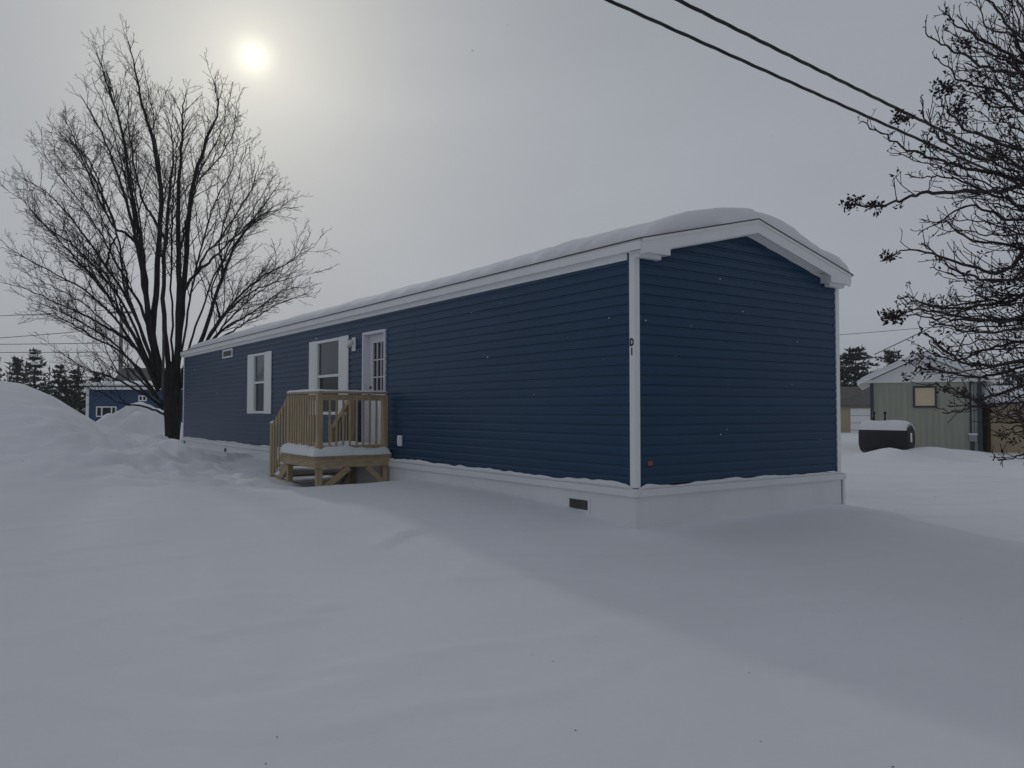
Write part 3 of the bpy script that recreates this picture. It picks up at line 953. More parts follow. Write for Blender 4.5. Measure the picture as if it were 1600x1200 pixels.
# ------------------------------------------------------------------ bare trees
def wander(p, d, L, n, w, up, rng):
    pts = [Vector(p)]; d = Vector(d).normalized()
    for i in range(n):
        d = (d + Vector((rng.gauss(0, w), rng.gauss(0, w), rng.gauss(0, w) + up))).normalized()
        pts.append(pts[-1] + d*(L/n))
    return pts
def spawn(acc, pts, rads, lvl, cfg, rng, scale=1.0):
    """side branches along a limb; acc[lvl] collects (points, radii)"""
    c = cfg[lvl]
    seg = [(pts[i+1]-pts[i]).length for i in range(len(pts)-1)]
    L = sum(seg)
    s = L*c['start'] + rng.random()*c['gap']
    side = rng.random()*6.28
    while s < L:
        # locate
        a = 0; q = s
        while a < len(seg)-1 and q > seg[a]:
            q -= seg[a]; a += 1
        f = min(1, q/max(1e-6, seg[a]))
        p = pts[a].lerp(pts[a+1], f); t = (pts[a+1]-pts[a]).normalized()
        r = rads[a]*(1-f) + rads[a+1]*f
        side += 2.4 + rng.gauss(0, .5)
        o = t.orthogonal().normalized()
        o.rotate(Matrix.Rotation(side, 3, t))
        an = R(rng.uniform(*c['ang']))
        d = t*math.cos(an) + o*math.sin(an)
        d.z += c.get('up', 0); d.normalize()
        k = s/L
        ln = rng.uniform(*c['len']) * scale * (1 - c.get('taper', .5)*k)
        rr = min(r*.62, c['r']*(.6+.4*ln/c['len'][1]))
        if ln > .02:
            ch = wander(p, d, ln, c['n'], c['w'], c.get('trop', .03), rng)
            cr = [max(c['rmin'], rr*(1-.75*i/c['n'])) for i in range(c['n']+1)]
            acc[lvl].append((ch, cr))
            if lvl+1 < len(cfg):
                spawn(acc, ch, cr, lvl+1, cfg, rng, scale*min(1, .45+ln/c['len'][1]*.6))
        s += c['gap']*rng.uniform(.55, 1.45)
def smooth_path(pts, per=5):
    pts = [Vector(p) for p in pts]
    out = []
    n = len(pts)
    for i in range(n-1):
        p0 = pts[max(0, i-1)]; p1 = pts[i]; p2 = pts[i+1]; p3 = pts[min(n-1, i+2)]
        for k in range(per):
            t = k/per
            out.append(.5*((2*p1) + (p2-p0)*t + (2*p0-5*p1+4*p2-p3)*t*t + (3*p1-p0-3*p2+p3)*t**3))
    out.append(pts[-1])
    return out

def maple():
    rng = random.Random(11)
    D = 25.6
    k = .4668
    def z7(l): return [(x*k, y*k) for x, y in l]
    limbs = [
        (z7([(560, 1290), (515, 1150), (525, 900), (540, 650), (510, 450), (470, 300), (440, 150), (425, 70)]), .21, .3),
        (z7([(590, 1270), (600, 1000), (597, 700), (605, 500), (612, 350), (625, 240)]), .19, -1.0),
        (z7([(590, 1250), (612, 1000), (640, 650), (690, 450), (735, 330), (720, 200)]), .19, 1.0),
        (z7([(600, 1250), (625, 1000), (700, 830), (830, 650), (880, 510)]), .13, -1.6),
        (z7([(605, 1280), (680, 1120), (760, 880), (850, 720), (960, 570)]), .15, 1.8),
        (z7([(605, 1290), (700, 1130), (830, 960), (960, 870), (1075, 800)]), .12, -.8),
        (z7([(605, 1300), (730, 1120), (850, 1040), (960, 960), (1060, 940)]), .10, 2.2),
        (z7([(600, 1270), (660, 1000), (770, 800), (880, 700), (990, 660)]), .11, .2),
        (z7([(545, 1280), (500, 1100), (475, 850), (440, 650), (400, 400), (340, 200), (295, 80)]), .19, .8),
        (z7([(540, 1280), (490, 1000), (430, 700), (345, 440), (255, 260)]), .15, -1.4),
        (z7([(540, 1270), (470, 920), (360, 720), (250, 460), (195, 335)]), .14, 2.0),
        (z7([(535, 1280), (480, 1050), (400, 900), (290, 700), (115, 455)]), .14, -.4),
        (z7([(530, 1290), (450, 1050), (330, 850), (180, 650), (55, 555)]), .14, 1.3),
        (z7([(530, 1300), (450, 1130), (330, 950), (200, 800), (35, 620)]), .13, -1.9),
        (z7([(530, 1310), (440, 1140), (300, 980), (150, 890), (0, 800)]), .12, .5),
        (z7([(525, 1320), (430, 1170), (280, 1050), (150, 990), (15, 925)]), .12, -1.2),
        (z7([(525, 1330), (420, 1190), (300, 1120), (200, 1060), (80, 1015)]), .10, 2.4),
        ([(255, 640), (216, 604), (178, 576), (154, 520)], .09, -1.0),
        ([(255, 635), (187, 595), (131, 575), (84, 546)], .09, 1.0),
        ([(258, 648), (225, 636), (187, 630), (150, 612), (110, 600)], .07, -2.2),
        ([(255, 630), (222, 598), (187, 560), (150, 515)], .09, 2.6),
        # nearer and farther stems of the same fan
        (z7([(570, 1280), (545, 1000), (560, 700), (580, 480), (560, 330)]), .15, -2.6),
        (z7([(575, 1280), (575, 900), (660, 600), (780, 430), (800, 300)]), .12, 3.0),
        (z7([(545, 1280), (510, 900), (470, 640), (430, 430), (420, 260)]), .13, -3.0),
        (z7([(550, 1290), (440, 900), (330, 600), (270, 480), (180, 420)]), .11, 3.2),
        (z7([(600, 1290), (700, 1000), (740, 780), (790, 620), (840, 430)]), .11, 3.0),
        (z7([(535, 1300), (400, 1000), (250, 820), (120, 720), (60, 640)]), .10, 3.4),
        (z7([(545, 1300), (420, 960), (390, 780), (300, 560), (210, 520)]), .10, -3.4),
        ([(290, 600), (315, 545), (350, 490), (400, 450), (450, 430), (480, 420)], .09, -2.0),
        ([(290, 610), (330, 540), (390, 500), (440, 470), (490, 450)], .08, 1.0),
    ]
    # stems between the drawn ones, nearer to or farther from the eye
    def at(path, t):
        f = t*(len(path)-1); i = min(len(path)-2, int(f)); f -= i
        return (path[i][0]*(1-f)+path[i+1][0]*f, path[i][1]*(1-f)+path[i+1][1]*f)
    order = sorted(limbs[:17] + limbs[21:27], key=lambda l: math.atan2(l[0][-1][0]-268, 600-l[0][-1][1]))
    for n_, (a_, b_) in enumerate(zip(order, order[1:])):
        if n_ % 3 == 2: continue
        w_ = rng.uniform(.35, .65); e = rng.uniform(.86, 1.0)
        path = []
        for i in range(6):
            p0 = at(a_[0], i/5*e); p1 = at(b_[0], i/5*e)
            path.append((p0[0]*(1-w_)+p1[0]*w_, p0[1]*(1-w_)+p1[1]*w_))
        limbs.append((path, .085, rng.uniform(-3.4, 3.4)))
    B = P(268, 700, D)
    B.z = gz(B.x, B.y)
    root = empty('maple_tree', B)
    tag(root, 'tall bare multi-stemmed maple by the far end of the blue home', 'tree')
    tr = MB()
    tpts = [P(268, 712, D), P(269, 690, D), P(270, 660, D), P(270, 630, D), P(269, 600, D), P(268, 565, D)]
    tr.tube(smooth_path(tpts, 4), [.36, .30, .25, .23, .225, .225, .23, .24, .25, .26, .27, .28, .29, .29, .28, .27, .25, .23, .20, .17, .14], 14)
    acc = [[], [], [], []]
    cfg = [
        dict(start=.34, gap=.23, len=(.7, 2.8), ang=(20, 48), up=.14, taper=.6, r=.021, rmin=.006, n=7, w=.10, trop=.035),
        dict(start=.15, gap=.17, len=(.30, 1.15), ang=(25, 55), up=.10, taper=.5, r=.011, rmin=.0045, n=5, w=.12, trop=.03),
        dict(start=.10, gap=.085, len=(.12, .50), ang=(25, 55), up=.08, taper=.4, r=.0062, rmin=.0036, n=3, w=.14, trop=.02),
    ]
    mains = []
    for path, r, off in sorted(limbs, key=lambda l: -l[1]):
        n = len(path)
        pts = []
        for i, (px, py) in enumerate(path):
            s = i/(n-1)
            pts.append(P(268+(px-268)*(1-.045*s), 600+(py-600)*(1-.055*s), D + off*s**1.2))
        if r <= .14 and len(mains) > 4 and rng.random() < .62:
            keep = pts[1:] if n <= 4 else pts[2:]
            t = (keep[1]-keep[0]).normalized() if len(keep) > 1 else Vector((0, 0, 1))
            t.z += .9; t.normalize()
            want = keep[0] - t*rng.uniform(.8, 1.7)
            a = min((p for mp in mains for p in mp[4:len(mp)*2//3]), key=lambda p: (p-want).length)
            if (a-want).length < 1.3 and a.z < keep[0].z - .3:
                pts = [a, a.lerp(keep[0], .5)] + keep
                r *= .9
        pts = smooth_path(pts, 6)
        for i in range(3, len(pts)):
            pts[i] = pts[i] + Vector((rng.gauss(0, .014), rng.gauss(0, .03), rng.gauss(0, .014)))
        if r > .10: mains.append(pts)
        m = len(pts)-1
        rads = [r*(.58 if r > .14 else .42)*(1 - (i/m))**1.1 + .0075 for i in range(m+1)]
        tr.tube(pts, rads, 8)
        spawn(acc, pts, rads, 0, cfg, rng)
    inv = Matrix.Translation(-B)
    def shift(mb):
        mb.v = [(x-B.x, y-B.y, z-B.z) for x, y, z in mb.v]
        return mb
    shift(tr).build('trunk', M['bark'], root, True, fix=False)
    cr = MB()
    for ch, rd in acc[0]: cr.tube(ch, rd, 5, False)
    for ch, rd in acc[1]: cr.tube(ch, rd, 4, False)
    for ch, rd in acc[2]: cr.tube(ch, rd, 3, False)
    shift(cr).build('crown', M['twig'], root, True, fix=False)
    dead = MB().tube(smooth_path([P(254, 615, D-.42), P(255, 580, D-.42), P(255.5, 500, D-.3), P(254, 470, D-.25)], 4), [.05]*4+[.042]*4+[.035]*4+[.02], 8)
    shift(dead).build('dead_stem', M['deadwood'], root, True, fix=False)
maple()

def shrub():
    """near spreading tree whose boughs hang in from the right"""
    rng = random.Random(5)
    D = 5.6
    q = .4335
    def z6(l): return [(1300+x*q, y*q) for x, y in l]
    k = .2166
    def z5(l): return [(1300+x*k, 480+y*k) for x, y in l]
    tx, ty = 4.95, 5.9
    B = Vector((tx, ty, gz(tx, ty)))
    root = empty('crabapple_tree', B)
    tag(root, 'spreading bare tree with withered leaf clusters reaching in by the cables', 'tree')
    paths = [
        (z6([(780, 660), (600, 690), (500, 690), (330, 692), (230, 722), (120, 745), (20, 715)]), .017, -.3),
        (z6([(780, 700), (640, 640), (480, 610), (380, 580), (250, 540), (150, 480), (70, 435)]), .015, .3),
        (z6([(780, 280), (600, 255), (540, 240), (430, 190), (360, 150), (285, 100)]), .013, -.5),
        (z6([(780, 330), (600, 180), (470, 110), (400, 70), (370, 40)]), .012, .5),
        (z6([(760, 430), (600, 330), (450, 290), (390, 250), (330, 205)]), .011, .0),
        (z6([(780, 560), (620, 520), (480, 470), (400, 400), (350, 345)]), .013, -.7),
        (z6([(780, 860), (640, 960), (560, 980), (430, 940), (280, 900), (185, 920)]), .016, .2),
        (z6([(780, 1000), (640, 1010), (500, 1000), (400, 960), (300, 880)]), .013, -.4),
        (z6([(780, 1060), (600, 1090), (420, 1110), (300, 1090), (195, 1075)]), .014, .6),
        (z6([(780, 1120), (600, 1160), (400, 1130), (280, 1120), (200, 1140)]), .012, -.2),
        (z6([(780, 800), (620, 790), (480, 740), (360, 800), (290, 790)]), .012, .7),
        (z6([(780, 500), (700, 250), (600, 50), (500, -20), (450, -60)]), .013, .2),
        (z6([(780, 300), (720, 120), (640, -10), (600, -80)]), .012, -.4),
        (z6([(780, 760), (660, 740), (540, 690), (400, 640), (300, 640), (240, 630)]), .012, .9),
        (z6([(780, 640), (620, 580), (470, 560), (360, 480), (300, 420), (285, 340)]), .010, -.9),
        (z6([(780, 920), (600, 880), (480, 860), (370, 800), (270, 850)]), .012, .9),
        (z5([(1700, 0), (1385, 80), (900, 95), (600, 60), (400, 65)]), .012, .3),
        (z5([(1700, 300), (1385, 390), (1000, 420), (800, 320), (650, 210), (560, 140)]), .013, -.3),
        (z5([(1700, 380), (1385, 430), (1050, 500), (800, 470), (560, 445), (530, 490)]), .012, .6),
        (z5([(1700, 420), (1385, 560), (1050, 660), (900, 620), (740, 570), (640, 550)]), .012, -.5),
        (z5([(1700, 640), (1385, 680), (1000, 710), (770, 712)]), .010, .2),
        (z5([(1700, 600), (1300, 690), (1000, 730), (860, 745), (745, 765)]), .009, -.7),
        (z5([(1700, 300), (1385, 250), (1100, 300), (900, 380), (700, 350), (600, 290)]), .012, .8),
        (z5([(1700, 780), (1450, 830), (1250, 800), (1130, 760)]), .010, .4),
        (z5([(1700, 860), (1450, 930), (1280, 900), (1170, 930)]), .010, -.2),
        (z5([(1700, 1000), (1400, 1050), (1250, 1090), (1150, 1100)]), .009, .3),
        (z5([(1700, 1150), (1450, 1160), (1340, 1168)]), .007, -.4),
        (z5([(1700, 100), (1300, 160), (1000, 180), (800, 130), (640, 110)]), .011, -.8),
        (z5([(1700, -100), (1200, -60), (900, -20), (700, 0), (560, -40)]), .011, .9),
        (z6([(780, 420), (690, 400), (560, 380), (470, 330), (400, 300)]), .011, .9),
        (z6([(780, 180), (690, 150), (600, 120), (520, 60), (480, 0)]), .011, .8),
    ]
    def at(path, t):
        f = t*(len(path)-1); i = min(len(path)-2, int(f)); f -= i
        return (path[i][0]*(1-f)+path[i+1][0]*f, path[i][1]*(1-f)+path[i+1][1]*f)
    order = sorted(paths, key=lambda l: l[0][-1][1])
    for a_, b_ in list(zip(order, order[2:]))[::2] + list(zip(order, order[1:]))[::3]:
        w_ = rng.uniform(.3, .7); e = rng.uniform(.55, .92)
        path = []
        for i in range(5):
            p0 = at(a_[0], i/4*e); p1 = at(b_[0], i/4*e)
            path.append((p0[0]*(1-w_)+p1[0]*w_, p0[1]*(1-w_)+p1[1]*w_ + 10*math.sin(i)*rng.uniform(-1, 1)))
        paths.append((path, .008, rng.uniform(-.9, .9)))
    acc = [[], [], []]
    cfg = [
        dict(start=.18, gap=.08, len=(.18, .80), ang=(20, 52), up=.18, taper=.90, r=.0064, rmin=.0028, n=7, w=.055, trop=.07),
        dict(start=.15, gap=.085, len=(.07, .28), ang=(25, 55), up=.14, taper=.4, r=.0038, rmin=.0024, n=5, w=.07, trop=.06),
        dict(start=.3, gap=.06, len=(.03, .10), ang=(35, 65), up=.14, taper=.2, r=.0026, rmin=.0019, n=2, w=.15, trop=.05),
    ]
    tr = MB()
    fork = [Vector((tx, ty, z)) for z in (B.z-.2, B.z+.3, B.z+.7, 1.2)]
    tr.tube(smooth_path(fork, 3), [.14, .12, .11, .105, .1, .1, .1, .095, .09, .08], 10)
    stems = []
    for i, (dx, dy, dz, r) in enumerate(((-.15, .1, 1.6, .05), (.5, .4, 2.2, .055), (-.05, -.3, 2.6, .05), (.3, -.2, 3.6, .05), (-.1, .3, 3.2, .05), (1.0, 0, 1.2, .05), (.05, 0, .5, .04))):
        st = smooth_path([fork[2], fork[3] + Vector((dx*.3, dy*.3, dz*.25)), fork[3] + Vector((dx*.8, dy*.8, dz*.7)), fork[3] + Vector((dx, dy, dz))], 4)
        stems.append(st)
        tr.tube(st, [r*(1-.5*i/(len(st)-1)) for i in range(len(st))], 8)
    sp = [p for st in stems for p in st[3:]]
    ends = []
    for path, r, off in paths:
        n = len(path); pts = []
        for i, (px, py) in enumerate(path):
            s = i/(n-1)
            pts.append(P(px + 14*s, py, D + off*s - .3*math.sin(s*3)*.5))
        # root each bough in the nearest stem
        a = min(sp, key=lambda v: (v-pts[0]).length + abs(v.z - pts[0].z + .15)*.8)
        pts = [a] + pts
        pts = smooth_path(pts, 5)
        for i in range(6, len(pts)):
            pts[i] = pts[i] + Vector((rng.gauss(0, .006), rng.gauss(0, .015), rng.gauss(0, .006)))
        m = len(pts)-1
        rads = [max(.004, 1.18*r*(1-.78*i/m)) for i in range(m+1)]
        tr.tube(pts, rads, 7)
        spawn(acc, pts, rads, 0, cfg, rng)
        ends.append(pts[-1])
    def shift(mb):
        mb.v = [(x-B.x, y-B.y, z-B.z) for x, y, z in mb.v]
        return mb
    shift(tr).build('trunk', M['shrubwood'], root, True, fix=False)
    cr = MB()
    for ch, rd in acc[0]: cr.tube(ch, rd, 5, False)
    for ch, rd in acc[1]: cr.tube(ch, rd, 4, False)
    for ch, rd in acc[2]: cr.tube(ch, rd, 3, False)
    shift(cr).build('crown', M['shrubwood'], root, True, fix=False)
    # withered leaf / bud clusters on twig tips
    lf = MB()
    def leaf(p, d, s):
        d = d.normalized(); o = d.orthogonal().normalized(); o.rotate(Matrix.Rotation(rng.random()*6.28, 3, d))
        u = d.cross(o)
        a = p; t = p + d*s
        m1 = p + d*s*.45 + o*s*.26 + u*s*.12; m2 = p + d*s*.45 - o*s*.26 + u*s*.12; mm = p + d*s*.5 - u*s*.06
        lf.add([a, m1, t, mm, m2], [(0, 1, 2, 3), (0, 3, 2, 4)])
    def cluster(p, n, s):
        for _ in range(n):
            d = Vector((rng.gauss(0, 1), rng.gauss(0, 1), rng.gauss(.1, .8)))
            leaf(p + d.normalized()*rng.random()*s*.8, d, s*rng.uniform(.6, 1.2))
    tips = [(ch[-1], (ch[-1]-ch[-2])) for ch, rd in acc[0]] + [(ch[-1], (ch[-1]-ch[-2])) for ch, rd in acc[1]]
    for p, d in tips:
        c = mnoise.noise(p*1.9 + Vector((3, 1, 7)))
        if rng.random() < .05 + max(0, c)*.7:
            cluster(p, rng.randint(4, 9), rng.uniform(.02, .036))
        elif rng.random() < .22:
            for _ in range(2): leaf(p, d + Vector((rng.gauss(0, .3),)*3), .016)
    for ch, rd in acc[2]:
        if rng.random() < .12: leaf(ch[-1], ch[-1]-ch[-2], .012)
    for c in z6([(420, 330), (380, 320), (520, 280), (560, 340), (470, 380), (455, 400), (270, 430), (70, 735), (150, 740), (205, 1140), (470, 160), (200, 920), (230, 1145), (600, 560), (240, 420)]):
        for _ in range(9):
            cluster(P(c[0]+rng.gauss(0, 6), c[1]+rng.gauss(0, 5), D+rng.uniform(-.4, .3)), 8, .034)
    for c in z5([(430, 60), (520, 50), (620, 350), (680, 440), (560, 380), (540, 490), (640, 470), (1280, 300), (1220, 920), (1300, 960), (730, 350), (620, 330)]):
        for _ in range(5):
            cluster(P(c[0]+rng.gauss(0, 4), c[1]+rng.gauss(0, 4), D+rng.uniform(-.3, .5)), 6, .028)
    shift(lf).build('withered_leaves', M['dryleaf'], root, False, fix=False)
shrub()

# ------------------------------------------------------------------ cables and wires
def sag_line(a, b, sag, n=40):
    a = Vector(a); b = Vector(b)
    return [a.lerp(b, i/n) - Vector((0, 0, sag*4*(i/n)*(1-i/n))) for i in range(n+1)]
def cable(a, b, sag, r, lab, ext0, ext1):
    a = Vector(a); b = Vector(b); t = b - a
    a2 = a - t*ext0; b2 = b + t*ext1
    pts = sag_line(a2, b2, sag, 260)
    mb = MB()
    for k in range(3):
        q = []
        for i, p in enumerate(pts):
            ph = i*.55 + k*2.094
            q.append(p + Vector((0, math.cos(ph), math.sin(ph)))*r*.62)
        mb.tube(q, r*.62, 6)
    o = mb.build('power_cable', M['cable'], None, True)
    tag(o, lab, 'cable', group='twisted overhead cables')
cable(P(968, -2, 7.6), P(1551, 258, 11.0), .10, .0165, 'lower of two thick black cables crossing the sky to the leaf-clustered tree', .8, 2.2)
cable(P(1075, -2, 7.2), P(1508, 210, 10.0), .10, .0165, 'upper of two thick black cables crossing the sky to the leaf-clustered tree', .8, 2.6)
PX = P(187, 660, 52)
pg = gz(PX.x, PX.y)
up = empty('utility_pole', (PX.x, PX.y, pg))
tag(up, 'grey wooden utility pole seen through the bare maple branches', 'utility pole')
ptop = P(187, 478, 52).z - pg
MB().tube([(0, 0, -.3), (0, 0, ptop*.5), (0, 0, ptop)], [.15, .13, .10], 10).build('pole', M['pole'], up, True)
MB().box(-.9, .9, -.06, .06, ptop-.5, ptop-.36).build('crossarm', M['pole'], up)
for x in (-.8, 0, .8):
    MB().tube([(x, 0, ptop-.36), (x, 0, ptop-.28), (x, 0, ptop-.2)], [.03, .06, .03], 8).build('insulator', M['grille'], up)
def wire(px0, py0, d0, px1, py1, d1, sag, lab, r=.022, group='thin wires beside the far snowbank'):
    pts = sag_line(P(px0, py0, d0), P(px1, py1, d1), sag, 30)
    o = MB().tube(pts, r, 5).build('overhead_wire', M['wire'], None, True, fix=False)
    tag(o, lab, 'wire', group=group)
wire(-300, 502, 52, 187, 483, 52, .15, 'highest thin wire left of the maple running to the utility pole')
wire(-300, 542, 52, 187, 512, 52, .2, 'sloping thin wire second from the top left of the maple')
wire(-300, 536, 52, 187, 535.5, 52, .1, 'level thin wire third from the top left of the maple')
wire(-300, 549, 52, 187, 550, 52, .05, 'lowest thin wire left of the maple just above the pine')
GD = 30.0
wire(900, 545, 60, 1760, 478, 60, .5, 'faint thin wire crossing the sky between home and green shed', .02, 'wires near the green shed')

# ------------------------------------------------------------------ conifers
def conifer(name, lab, x, y, h, rad, seed, m='needle', snow=False, top=.12, dens=1.0, group=None, bare=.12, rag=.25):
    rng = random.Random(seed)
    z = gz(x, y) if abs(x) < 500 else .2
    root = empty(name, (x, y, z))
    tag(root, lab, 'tree', group=group)
    MB().tube([(0, 0, -.2), (0, 0, h*.5), (0, 0, h*.98)], [h*.022, h*.014, .015], 8).build('trunk', M['bark'], root, True, fix=False)
    nd = MB(); sn = MB()
    nl = int(h*2.3*dens)
    for i in range(nl):
        k = bare + (1-bare)*(i+.5)/nl
        zz = h*k
        rl = rad*min(1, (1-k)*1.25+top*.6)*rng.uniform(1-rag, 1+rag*.6)
        nb = rng.randint(5, 8)
        a0 = rng.random()*6.28
        for b in range(nb):
            a = a0 + b*6.283/nb + rng.gauss(0, .25)
            L = rl*rng.uniform(.6, 1.1)
            dr_ = rng.uniform(-.05, .28) if name.startswith('pine') else rng.uniform(-.35, .1)
            d = Vector((math.cos(a), math.sin(a), dr_))
            e = Vector((0, 0, zz)) + d*L
            nd.tube([(0, 0, zz), e], [h*.004, .008], 3, False)
            nt_ = max(5, int(L*10*dens))
            for t in range(nt_):
                f = .25 + .78*(t+rng.random())/nt_
                p = Vector((0, 0, zz)) + d*(L*f) + Vector((rng.gauss(0, .12), rng.gauss(0, .12), rng.gauss(0, .07)))*(h/8)*.8
                s = h*.055*rng.uniform(.6, 1.3)
                for _ in range(3):
                    u = Vector((rng.gauss(0, 1), rng.gauss(0, 1), rng.gauss(.3, .5))).normalized()*s
                    w = u.orthogonal().normalized()*s*.22
                    nd.add([p-w*.5, p+u*.5+w, p+u*1.1, p+u*.5-w], [(0, 1, 2, 3)])
                if snow and rng.random() < .10 and f > .45:
                    s2 = s*.9
                    sn.add([p+Vector((-s2, -s2*.6, s*.4)), p+Vector((s2, -s2*.6, s*.4)), p+Vector((s2*.8, s2*.6, s*.55)), p+Vector((-s2*.8, s2*.6, s*.55)), p+Vector((0, 0, s*.8))], [(0, 1, 4), (1, 2, 4), (2, 3, 4), (3, 0, 4), (3, 2, 1, 0)])
    nd.build('crown', M[m], root, False, fix=False)
    if snow and sn.v:
        sn.build('branch_snow', M['roof_snow'], root, False, fix=False)
    return root
def at_px(px, d):
    p = P(px, 641, d); return p.x, p.y
def conif_px(name, lab, px, pytop, d, wpx, seed, **kw):
    x, y = at_px(px, d)
    z = gz(x, y)
    h = P(px, pytop, d).z - z
    return conifer(name, lab, x, y, h, wpx/F*d, seed, **kw)
G1 = 'conifers behind the left snowbank'
conif_px('pine_tree', 'tall pine with snow on its spread branches above the snowbank', 53, 546, 58, 42, 1, snow=True, group=G1, dens=.8, rag=.35)
conif_px('spruce_tree', 'dark conifer half cut off at the left picture edge', -14, 550, 60, 38, 2, m='needle2', group=G1)
conif_px('spruce_tree', 'low dark conifer just right of the snowy pine', 92, 570, 62, 38, 3, m='needle2', group=G1)
conif_px('spruce_tree', 'broad dark conifer nearest the blue neighbour house corner', 116, 577, 64, 44, 4, m='needle2', group=G1, rag=.5)
conif_px('spruce_tree', 'small thin conifer between picture edge and snowy pine', 26, 560, 70, 24, 6, m='needle2', group=G1)
conif_px('spruce_tree', 'dark conifer rising over the blue neighbour house roof', 150, 582, 70, 40, 7, m='needle2', group=G1, rag=.5)
G2 = 'conifers behind the green shed'
conif_px('pine_tree', 'bushy dark pine directly behind the white end of the garage', 1338, 545, 62, 32, 8, m='needle2', group=G2, top=.9, dens=1.1, rag=.5)
conif_px('pine_tree', 'dark pine peeking over the left roof slope of the green shed', 1394, 548, 66, 28, 9, m='needle2', group=G2, top=.9, dens=1.0, rag=.5)
conif_px('pine_tree', 'dark pine peeking beside the blue home corner', 1302, 560, 64, 26, 12, m='needle2', group=G2, top=.9, rag=.5)
conif_px('spruce_tree', 'dark conifer behind the tan trailer at the right edge', 1592, 582, 58, 40, 10, m='needle2', group=G2, top=.8, rag=.5)
conif_px('spruce_tree', 'dark conifer in the gap between green shed and tan trailer', 1545, 588, 60, 30, 11, m='needle2', group=G2, top=.8, rag=.5)

# far deciduous trees and woods
def bare_far(lab, px, pytop, d, wpx, seed, group):
    rng = random.Random(seed)
    x, y = at_px(px, d); z = gz(x, y)
    h = P(px, pytop, d).z - z; w = wpx/F*d
    root = empty('bare_tree', (x, y, z)); tag(root, lab, 'tree', group=group)
    tr = MB(); acc = [[], [], []]
    trunk = [Vector((0, 0, -.2)), Vector((0, 0, h*.2)), Vector((rng.gauss(0, .2), 0, h*.6)), Vector((rng.gauss(0, .3), 0, h))]
    pts = smooth_path(trunk, 5); m = len(pts)-1
    rads = [max(.02, h*.02*(1-i/m)) for i in range(m+1)]
    tr.tube(pts, rads, 7)
    cfg = [dict(start=.2, gap=h*.035, len=(w*.6, w*1.3), ang=(30, 60), up=.25, taper=.6, r=.06, rmin=.016, n=6, w=.1, trop=.08),
           dict(start=.15, gap=h*.04, len=(w*.25, w*.6), ang=(25, 55), up=.15, taper=.5, r=.03, rmin=.013, n=4, w=.12, trop=.05),
           dict(start=.15, gap=h*.035, len=(w*.12, w*.3), ang=(25, 55), up=.1, taper=.4, r=.018, rmin=.011, n=3, w=.12, trop=.03)]
    spawn(acc, pts, rads, 0, cfg, rng)
    tr.build('trunk', M['bark'], root, True, fix=False)
    cr = MB()
    for l in acc:
        for ch, rd in l: cr.tube(ch, rd, 3, False)
    cr.build('crown', M['twig'], root, True, fix=False)
bare_far('thin bare tree between the picture edge and the snowy pine', 12, 562, 66, 20, 21, 'far bare trees')
bare_far('bare tree left behind the snowy pine', 34, 560, 68, 16, 22, 'far bare trees')
bare_far('bushy bare tree over the blue neighbour house', 205, 570, 74, 26, 23, 'far bare trees')
bare_far('bare tree above the grey roof right of the maple trunk', 236, 566, 78, 24, 24, 'far bare trees')
bare_far('bare tree rising behind the white garage roof', 1352, 590, 56, 22, 25, 'far bare trees')
bare_far('bare tree behind the blue neighbour house gable', 165, 580, 76, 24, 26, 'far bare trees')
def woods():
    rng = random.Random(99)
    mb = MB()
    for i in range(2600):
        a = R(rng.uniform(-80, 80)) if i < 1500 else R(rng.uniform(80, 280)); r = rng.uniform(125, 190) if i < 1500 else rng.uniform(45, 90)
        x, y = math.sin(a)*r, math.cos(a)*r
        h = rng.uniform(4.5, 8.5) if i < 1500 else rng.uniform(6, 12)
        lean = rng.gauss(0, .3)
        mb.tube([(x, y, 0), (x+lean, y, h)], [.16, .03], 3, False)
        for _ in range(16):
            f = rng.uniform(.15, 1)
            p = Vector((x+lean*f, y, h*f)); aa = rng.random()*6.28; L = rng.uniform(.5, 2.2)*(1.1-f*.7)
            e = p + Vector((math.cos(aa)*L, math.sin(aa)*L, rng.uniform(.1, 1.2)))
            w = Vector((0, 0, 1)).cross(e-p).normalized()*.16
            mb.add([p-w, p+w, e], [(0, 1, 2)])
            w = Vector((0, 0, .16))
            mb.add([p-w, p+w, e], [(0, 1, 2)])
    o = mb.build('far_woods', M['woods'], None, False, fix=False)
    tag(o, 'low dark line of bare woods far beyond the yards', 'woods', kind='stuff')
woods()

